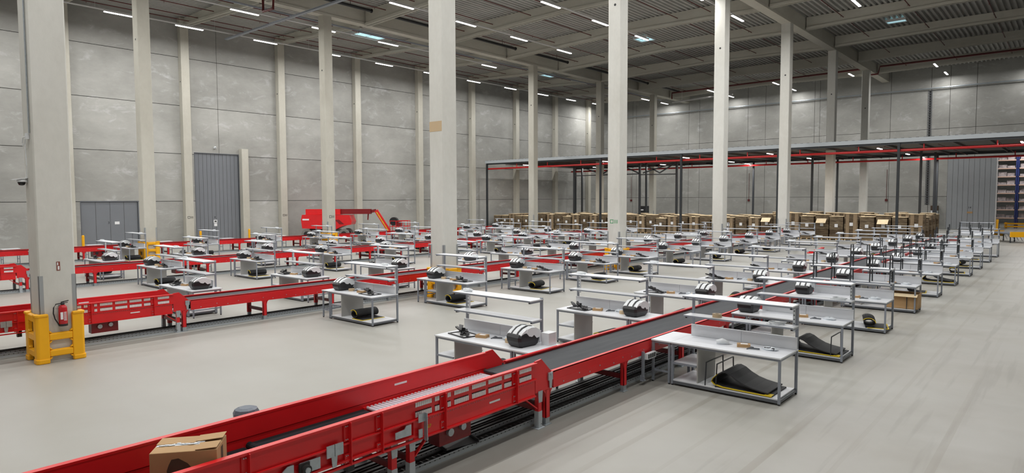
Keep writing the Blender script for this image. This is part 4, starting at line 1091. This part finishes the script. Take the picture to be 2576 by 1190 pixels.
# ------------------------------------------------------------------ mezzanine at the rear
XM = 64.5
mz = thing('mezzanine', 'steel mezzanine platform on dark posts above the cardboard stacks', 'platform', (0, 0, 0))
MB().box(XM+0.1, 85.2, -13.5, 18.95, 8.80, 8.95).box(XM+0.1, 72.45, 18.95, 20.05, 8.80, 8.95).box(73.55, 85.2, 18.95, 20.05, 8.80, 8.95).box(XM+0.1, 85.2, 20.05, 46.65, 8.80, 8.95).box(XM+0.1, 71.75, 46.65, 47.75, 8.80, 8.95).box(72.85, 85.2, 46.65, 47.75, 8.80, 8.95).box(XM+0.1, 85.2, 47.75, 60.3, 8.80, 8.95).build('deck', 'mezz_under', mz)
MB().box(XM, XM+0.1, -13.5, 60.3, 8.68, 9.03).build('edge_beam', 'mezz_edge', mz)
mb = MB(); y = -13.3
while y < 60.2: mb.box(XM+0.1, XM+0.14, y, y+0.22, 9.03, 9.06); y += 0.55
mb.build('grating_edge', 'mezz_dark', mz)
for x in (XM+0.12, 75.2, 85.0): MB().box(x, x+0.14, -13.5, 60.2, 8.50, 8.80).build('main_joist', 'mezz_dark', mz)
y = -12.0
while y < 60:
    if not (18.8 < y < 20.1 or 46.5 < y < 47.8): MB().box(XM+0.1, 85.0, y, y+0.08, 8.60, 8.80).build('joist', 'mezz_under', mz); y += 2.52
PY = (60.0, 52.0, 42.05, 31.95, 21.9, 11.8, 1.7)
for x, w in ((XM+0.05, 0.2), (75.2, 0.2), (85.0, 0.2)):
    for y in PY: MB().box(x-w/2, x+w/2, y-w/2, y+w/2, 0, 8.6).build('post', 'mezz_dark', mz)
for y in (11.3, ):
    MB().box(79.9, 80.1, y-0.1, y+0.1, 0, 8.6).build('post', 'mezz_dark', mz)
# stair tower frame under the platform
fr = thing('steel_frame', 'dark braced steel frame with crossing struts under the mezzanine', 'frame', (0, 0, 0))
for y in (51.4, 41.45, 36.45): MB().box(72.4, 72.6, y-0.12, y+0.12, 0, 8.4).build('post', 'mezz_dark', fr)
for a, b in (((51.4, 7.0), (41.45, 7.0)), ((41.45, 6.9), (36.45, 6.85))): MB().bar((72.5, a[0], a[1]), (72.5, b[0], b[1]), 0.12, 0.12).build('tie_beam', 'mezz_dark', fr)
for a, b in (((50.8, 8.3), (47.0, 7.1)), ((47.0, 7.1), (44.5, 8.3)), ((44.5, 8.3), (41.6, 7.1)), ((41.2, 8.3), (38.7, 7.05)), ((38.7, 7.05), (36.6, 8.2)), ((41.0, 7.1), (36.8, 8.2))):
    MB().bar((72.5, a[0], a[1]), (72.5, b[0], b[1]), 0.12, 0.14).build('strut', 'mezz_dark', fr)
def pipe(name, pts, r, m_, label, drops=(), zdrop=0.5):
    t = thing(name, label, 'pipe', (0, 0, 0))
    MB().tube(pts, r, 10).build('main_run', m_, t)
    if drops:
        mb = MB()
        for p in drops: mb.tube([p, (p[0], p[1], p[2]+zdrop)], r*0.45, 6)
        mb.build('hangers', m_, t)
    return t
pipe('sprinkler_pipe', [(XM+0.3, 60.1, 7.95), (XM+0.3, -13, 8.03)], 0.11, 'mezz_red', 'bright red sprinkler main along the front edge of the mezzanine', [(XM+0.3, y, 7.98) for y in range(-10, 60, 5)])
pipe('sprinkler_pipe', [(84.0, 60.1, 8.12), (84.0, -13, 8.12)], 0.11, 'mezz_red', 'red sprinkler main under the rear edge of the mezzanine', [(84.0, y, 8.12) for y in range(-10, 60, 5)])
for i, y in enumerate(range(-7, 60, 4)):
    tag(MB().tube([(XM+0.4, y, 8.40), (83.9, y, 8.40)], 0.03, 6).build('branch_pipe', 'pipe_red'), 'thin red branch pipe under the mezzanine, %s from the right end' % ORD[i], 'pipe', 'branch pipes under the mezzanine')
mzl = [(65.7, 54.0), (65.7, 42.0), (65.7, 32.0), (65.7, 23.1), (65.7, 13.5), (77.2, 51.0), (77.2, 40.7), (77.2, 31.7), (76.5, 22.6), (76.0, 13.1), (83.0, 32.0), (83.0, 12.9), (65.7, 3.5), (76.0, 3.5)]
low = bpy.data.lights.new('mezzanine_light', 'AREA'); low.shape = 'RECTANGLE'; low.size = 1.5; low.size_y = 0.12; low.energy = 330; low.color = (1, 0.98, 0.96)
ml = thing('batten_light', '', 'lamp', group='batten lights under the mezzanine')
MB().box(-0.75, 0.75, -0.08, 0.08, 0, 0.06).build('housing', 'lamp_body', ml); MB().box(-0.74, 0.74, -0.075, 0.075, -0.05, 0).build('diffuser', 'lamp', ml)
lo_ = bpy.data.objects.new('light', low); C.objects.link(lo_); lo_.parent = ml; lo_.location = (0, 0, -0.06)
MLP = Placer(ml)
for i, (x, y) in enumerate(mzl):
    row = 'front' if x < 70 else ('middle' if x < 80 else 'rear')
    k = sum(1 for q in mzl[:i] if ('front' if q[0] < 70 else ('middle' if q[0] < 80 else 'rear')) == row)
    MLP((x, y, 8.30), 0, 'short batten light under the mezzanine, %s in the %s line from the left' % (ORD[k], row), 'batten lights under the mezzanine')

# ------------------------------------------------------------------ cardboard stacks
def stack(h, w, d, seed, loose):
    r = random.Random(seed)
    t = thing('cardboard_stack', '', 'cardboard stack', group='stacks of flat cardboard on pallets')
    mb = MB()
    for y in (-w/2+0.05, 0, w/2-0.05): mb.box(-d/2, d/2, y-0.05, y+0.05, 0, 0.10)
    for k in range(6): mb.box(-d/2+k*(d-0.1)/5, -d/2+k*(d-0.1)/5+0.1, -w/2, w/2, 0.10, 0.13)
    mb.build('pallet', 'wood', t)
    n = 5; mb = MB(); z = 0.13
    for k in range(n):
        dz = (h-0.13)/n; j = r.uniform(-0.03, 0.03); j2 = r.uniform(-0.02, 0.02)
        mb.m(k % 2 if r.random() < 0.7 else 0).box(-d/2+j, d/2+j, -w/2+j2, w/2+j2, z, z+dz); z += dz
    mb.build('sheet_bundle', ['card_edge', 'card_edge2'], t)
    X = Matrix.Rotation(r.uniform(-0.06, 0.06), 4, 'Z')
    mb = MB().box(-d/2-0.06, d/2+0.05, -w/2-0.03, w/2+0.03, h, h+0.02, X).box(-d/2-0.02, d/2, -w/2+0.1, w/2-0.05, h+0.02, h+0.035, X)
    mb.build('top_sheet', 'card_top', t)
    MB().box(-d/2-0.045, -d/2-0.036, -0.14, 0.14, h*0.55, h*0.55+0.3).build('label_sheet', 'paper', t)
    if loose == 1: MB().box(-d/2-0.042, -d/2-0.034, -w/2+0.1, -w/2+0.42, 0.15, h-0.02).box(-d/2-0.042, -d/2-0.034, w/2-0.4, w/2-0.12, 0.15, h-0.02).build('edge_strip', 'card_dull', t)
    if loose == 2: MB().prism([(-d/2-0.05, h-0.35), (-d/2-0.5, h-0.75), (-d/2-0.48, h-0.77), (-d/2-0.04, h-0.38)], 'y', -w/2+0.15, w/2-0.15).build('loose_sheet', 'card_top', t)
    return t
ST = {}
def hgt(y, row):
    base = 1.8 if y > 54 else (2.0 if y > 30 else 2.2)
    return base
protos = [(1.72, 0), (1.95, 1), (2.08, 0), (2.35, 2), (2.2, 0), (2.48, 1)]
SP = [Placer(stack(h, 1.16, 0.95, 20+i, l)) for i, (h, l) in enumerate(protos)]
rows_x = [66.6, 68.3, 70.0, 71.9, 73.6]
names_row = ['front line', 'second line', 'third line', 'fourth line', 'rear line']
for ri, xr in enumerate(rows_x):
    y = 59.6; k = 0
    while y > 10.5:
        near_post = any(abs(y-p) < 0.78 and abs(xr-q) < 0.75 for p in PY for q in (XM+0.05, 75.2)) or (any(abs(y-47.2) < 1.3 and abs(xr-72.3) < 1.2 for _ in (0,))) or (abs(y-19.5) < 1.3 and abs(xr-73) < 1.3) or any(abs(y-p) < 0.8 and abs(xr-72.5) < 0.75 for p in (51.4, 41.45, 36.45))
        if not near_post:
            if y > 53: c = [0, 0, 1][k % 3]
            elif y > 24: c = [1, 2, 1, 2, 0][(k+ri) % 5]
            else: c = [3, 4, 5, 4][(k+ri) % 4]
            SP[c]((xr+rnd.uniform(-0.1, 0.1), y, 0), rnd.uniform(-0.015, 0.015), 'brown cardboard stack on a pallet, %s of stacks, %s from the left wall' % (names_row[ri], ORD[k]), 'stacks of flat cardboard on pallets')
            k += 1
        y -= 1.29
# ------------------------------------------------------------------ roof services
k = 0
for y in (59.6, 58.0, 55.0, 51.6, 44.0, 40.4, 36.0, 33.0, 27.0, 24.0, 16.0, 11.0, 6.0, 1.0):
    pipe('sprinkler_pipe', [(-4, y, 19.62), (92, y, 19.62)], 0.035, 'pipe_red', 'thin dark red sprinkler line under the roof, %s from the left wall' % ORD[k], [(x, y, 19.62) for x in range(-2, 92, 4)], -0.16); k += 1
t = thing('drain_pipe', 'thick black drain pipe under the roof beside the second girder', 'pipe', (0, 0, 0))
bx = [-1.7, 7.5, 16.7, 26.1, 35.3, 44.5, 53.7, 62.9, 72.1, 81.4, 90.6]
for xa, xb in zip(bx[:-1], bx[1:]): MB().tube([(xa+0.3, 44.9, 19.55), (xb-0.9, 44.9, 19.55)], 0.13, 10).tube([(xb-0.98, 44.9, 19.55), (xb-0.9, 44.9, 19.55)], 0.17, 10).tube([(xa+2, 44.9, 19.6), (xa+2, 44.9, ZT-0.005)], 0.02, 5).tube([(xb-3, 44.9, 19.6), (xb-3, 44.9, ZT-0.005)], 0.02, 5).build('pipe_section', 'black', t)
pipe('sprinkler_main', [(88.5, 45.4, 18.4), (88.5, 45.4, 19.25), (88.5, 20.3, 19.45), (88.5, 20.15, 18.65), (88.5, 18.6, 18.65), (88.5, 18.4, 19.5), (88.5, -12, 19.6)], 0.11, 'pipe_red', 'dark red sprinkler main crossing the roof near the rear wall')
pipe('sprinkler_valve', [(25.6, 46.4, 18.9), (25.6, 46.4, 17.95), (25.6, 45.0, 17.9), (25.6, 44.9, 18.7)], 0.10, 'pipe_red', 'dark red pipe bend hanging below the second girder')
t = thing('cable_tray', 'long grey cable tray hanging across the roof above the second conveyor', 'cable tray', (28.0, 0, 18.0))
MB().box(-0.15, 0.15, 25, 57.2, 0, 0.012).box(-0.15, -0.14, 25, 57.2, 0, 0.1).box(0.14, 0.15, 25, 57.2, 0, 0.1).build('tray_body', 'steel', t)
MB().bar((0, 48.9, 0.02), (0, 48.4, 0.02), 0.2, 0.02).build('yellow_tag', 'yellow_foam', t)
tag(MB().box(0, 90, -0.05, 0.05, 0, 0.12).build('cable_trunking', 'steel', loc=(0, 47.9, 18.55)), 'grey cable trunking under the far side of the second girder', 'trunking')
pipe('heating_pipe', [(97.0, 60, 17.58), (97.0, -13, 17.5)], 0.09, 'zinc', 'silver service pipe running along the rear wall up high')
tag(MB().tube([(86.5, 44.3, 17.6), (86.5, 35.5, 17.8)], 0.1, 10).tube([(86.5, 42.84, 17.7), (86.5, 42.84, ZT-0.003)], 0.015, 5).tube([(86.5, 36.82, 17.7), (86.5, 36.82, ZT-0.003)], 0.015, 5).build('air_duct', 'lamp_body'), 'pale round air duct hanging near the rear wall', 'duct')
t = thing('cable_ladder', 'dark vertical cable ladder on the rear wall', 'cable ladder', (97.3, 14.5, 3.0))
MB().box(-0.06, 0, -0.22, -0.18, 0, 14.4).box(-0.06, 0, 0.18, 0.22, 0, 14.4).build('side_rails', 'steel_dark', t)
mb = MB()
for k in range(48): mb.box(-0.05, -0.02, -0.18, 0.18, 0.15+0.3*k, 0.2+0.3*k)
mb.build('rungs', 'steel_dark', t)
MB().box(-0.03, -0.005, -0.1, 0.1, 0, 14.3).build('cables', 'black', t)
t = thing('switch_cabinet', 'white switch cabinet under the cable ladder on the rear wall', 'cabinet', (96.9, 13.6, 0))
MB().box(-0.3, 0.3, -0.35, 0.35, 0.0, 2.3).build('body', 'white', t); MB().box(-0.25, 0.3, -0.4, 0.4, 2.3, 2.9).build('upper_gear', 'card_dark', t)
extinguisher(97.3, 18.6, 1.0, 'x', 'red fire extinguisher on the rear wall under a red call point')
for (y, l) in ((19.05, 'beside the far extinguisher'), (37.2, 'near the middle of the rear wall'), (57.2, 'near the left corner of the rear wall')):
    t = tag(MB().box(-0.12, 0, -0.15, 0.15, -0.15, 0.15).tube([(-0.03, 0.0, 0.15), (-0.03, 0.0, 4.0)], 0.025, 6).build('alarm_box', 'pipe_red', loc=(97.28, y, 3.6)), 'small red alarm box on the rear wall %s' % l, 'alarm')
t = thing('charging_cabinet', 'black cabinet standing behind the cardboard stacks by the rear columns', 'cabinet', (80.0, 45.1, 0))
MB().box(-0.4, 0.4, -0.6, 0.6, 0, 2.9).build('body', 'black', t); MB().box(-0.41, -0.4, -0.2, 0.2, 2.3, 2.45).build('label_plate', 'paper', t)
# ------------------------------------------------------------------ roller cart, racks beyond the opening
t = thing('roller_conveyor', 'grey extendable roller conveyor with yellow ends on the open floor', 'conveyor', (73.0, 4.7, 0), 0.55)
MB().box(-1.8, 1.8, -0.7, 0.7, 0.72, 0.78).build('roller_deck', 'steel_dark', t)
mb = MB()
for k in range(24): mb.tube([(-1.75+0.15*k, -0.66, 0.80), (-1.75+0.15*k, 0.66, 0.80)], 0.035, 6)
mb.build('rollers', 'steel', t)
for x in (-1.7, 0, 1.7):
    for y in (-0.62, 0.62): MB().bar((x, y, 0.12), (x, y, 0.72), 0.06, 0.06).tube([(x, y-0.03, 0.08), (x, y+0.03, 0.08)], 0.08, 10).build('leg', 'mezz_dark', t)
MB().box(-1.95, -1.8, -0.72, 0.72, 0.5, 0.95).build('end_guard', 'yellow', t); MB().box(1.8, 1.95, -0.72, 0.72, 0.4, 0.9).build('end_guard', 'yellow', t)
mb = MB()
for k in range(6): mb.bar((-1.7+0.57*k, -0.64, 0.15), (-1.13+0.57*k, -0.64, 0.70), 0.03, 0.03)
mb.build('scissor_links', 'steel_dark', t)
for j, (ya, yb, xr, lab) in enumerate(((6.0, 8.9, 104.5, 'nearer the grey sliding door'), (3.0, 5.8, 104.5, 'farther from the grey sliding door'))):
    t = thing('pallet_rack', 'tall blue pallet rack behind the rear opening, %s' % lab, 'rack', (xr, 0, 0))
    for y in (ya, yb):
        for x in (0, 1.1): MB().box(x, x+0.14, y-0.07, y+0.07, 0, 12).build('upright', 'navy', t)
        mb = MB()
        for k in range(11): mb.bar((0.1, y, 0.3+k), (1.1, y, 1.2+k), 0.05, 0.05)
        mb.build('bracing', 'navy', t)
    for k in range(10):
        MB().box(0.0, 0.08, ya, yb, 1.2+1.05*k, 1.33+1.05*k).build('beam', 'orange', t)
        MB().box(0.0, 1.1, ya+0.08, yb-0.08, 1.335+1.05*k, 1.35+1.05*k).build('shelf_board', 'lamp_body', t)
        for q in range(3):
            w_ = (yb-ya-0.2)/3; MB().box(0.25+0.05*((k+q) % 3), 1.05, ya+0.13+w_*q, ya+0.05+w_*(q+1), 1.352+1.05*k, 1.62+1.05*k+0.12*((k*2+q) % 3)).build('stored_goods', 'goods', t)
t = thing('rack_guard', 'yellow rail guard on the floor before the blue racks', 'guard', (103.5, 0, 0))
MB().box(0, 0.15, 0.5, 7.0, 0.15, 0.35).box(0, 0.15, 0.5, 7.0, 0.5, 0.7).build('rail', 'yellow', t)
for y in (0.6, 3.8, 6.8): MB().box(0.15, 0.3, y-0.1, y+0.1, 0, 0.75).build('post', 'yellow', t)
tag(MB().box(-0.1, 0.1, -0.12, 0.12, 0, 1.3).build('corner_guard', 'yellow', loc=(97.1, 7.2, 0)), 'yellow corner guard at the edge of the rear sliding door', 'guard')
mb = MB(); mb.t = 0.9; mb.box(130, 130.3, -14, 40, 0, 20); mb.box(97.6, 130, 14, 14.3, 0, 20); mb.box(97.6, 130, -14.3, -14, 0, 20)
struct(mb.build('wall_back', 'wall', tone=True))
struct(MB().box(97.62, 130.3, -14.3, 14.3, 13.5, 13.8).build('ceiling_back', 'deck'))

t = thing('spare_guard', 'red spare conveyor guard panels lying on the floor between two bench rows', 'panel', (50.5, 14.1, 0), -0.15)
MB().box(-1.2, 1.2, -0.35, 0.35, 0.0, 0.06).build('panel_sheet', 'red', t); MB().box(-1.0, 1.1, -0.28, 0.3, 0.06, 0.16).build('panel_sheet', 'red', t)
MB().prism([(-0.9, 0.16), (0.2, 0.16), (0.4, 0.36), (0.35, 0.38), (-0.9, 0.24)], 'y', -0.2, 0.0).build('panel_edge', 'red', t)
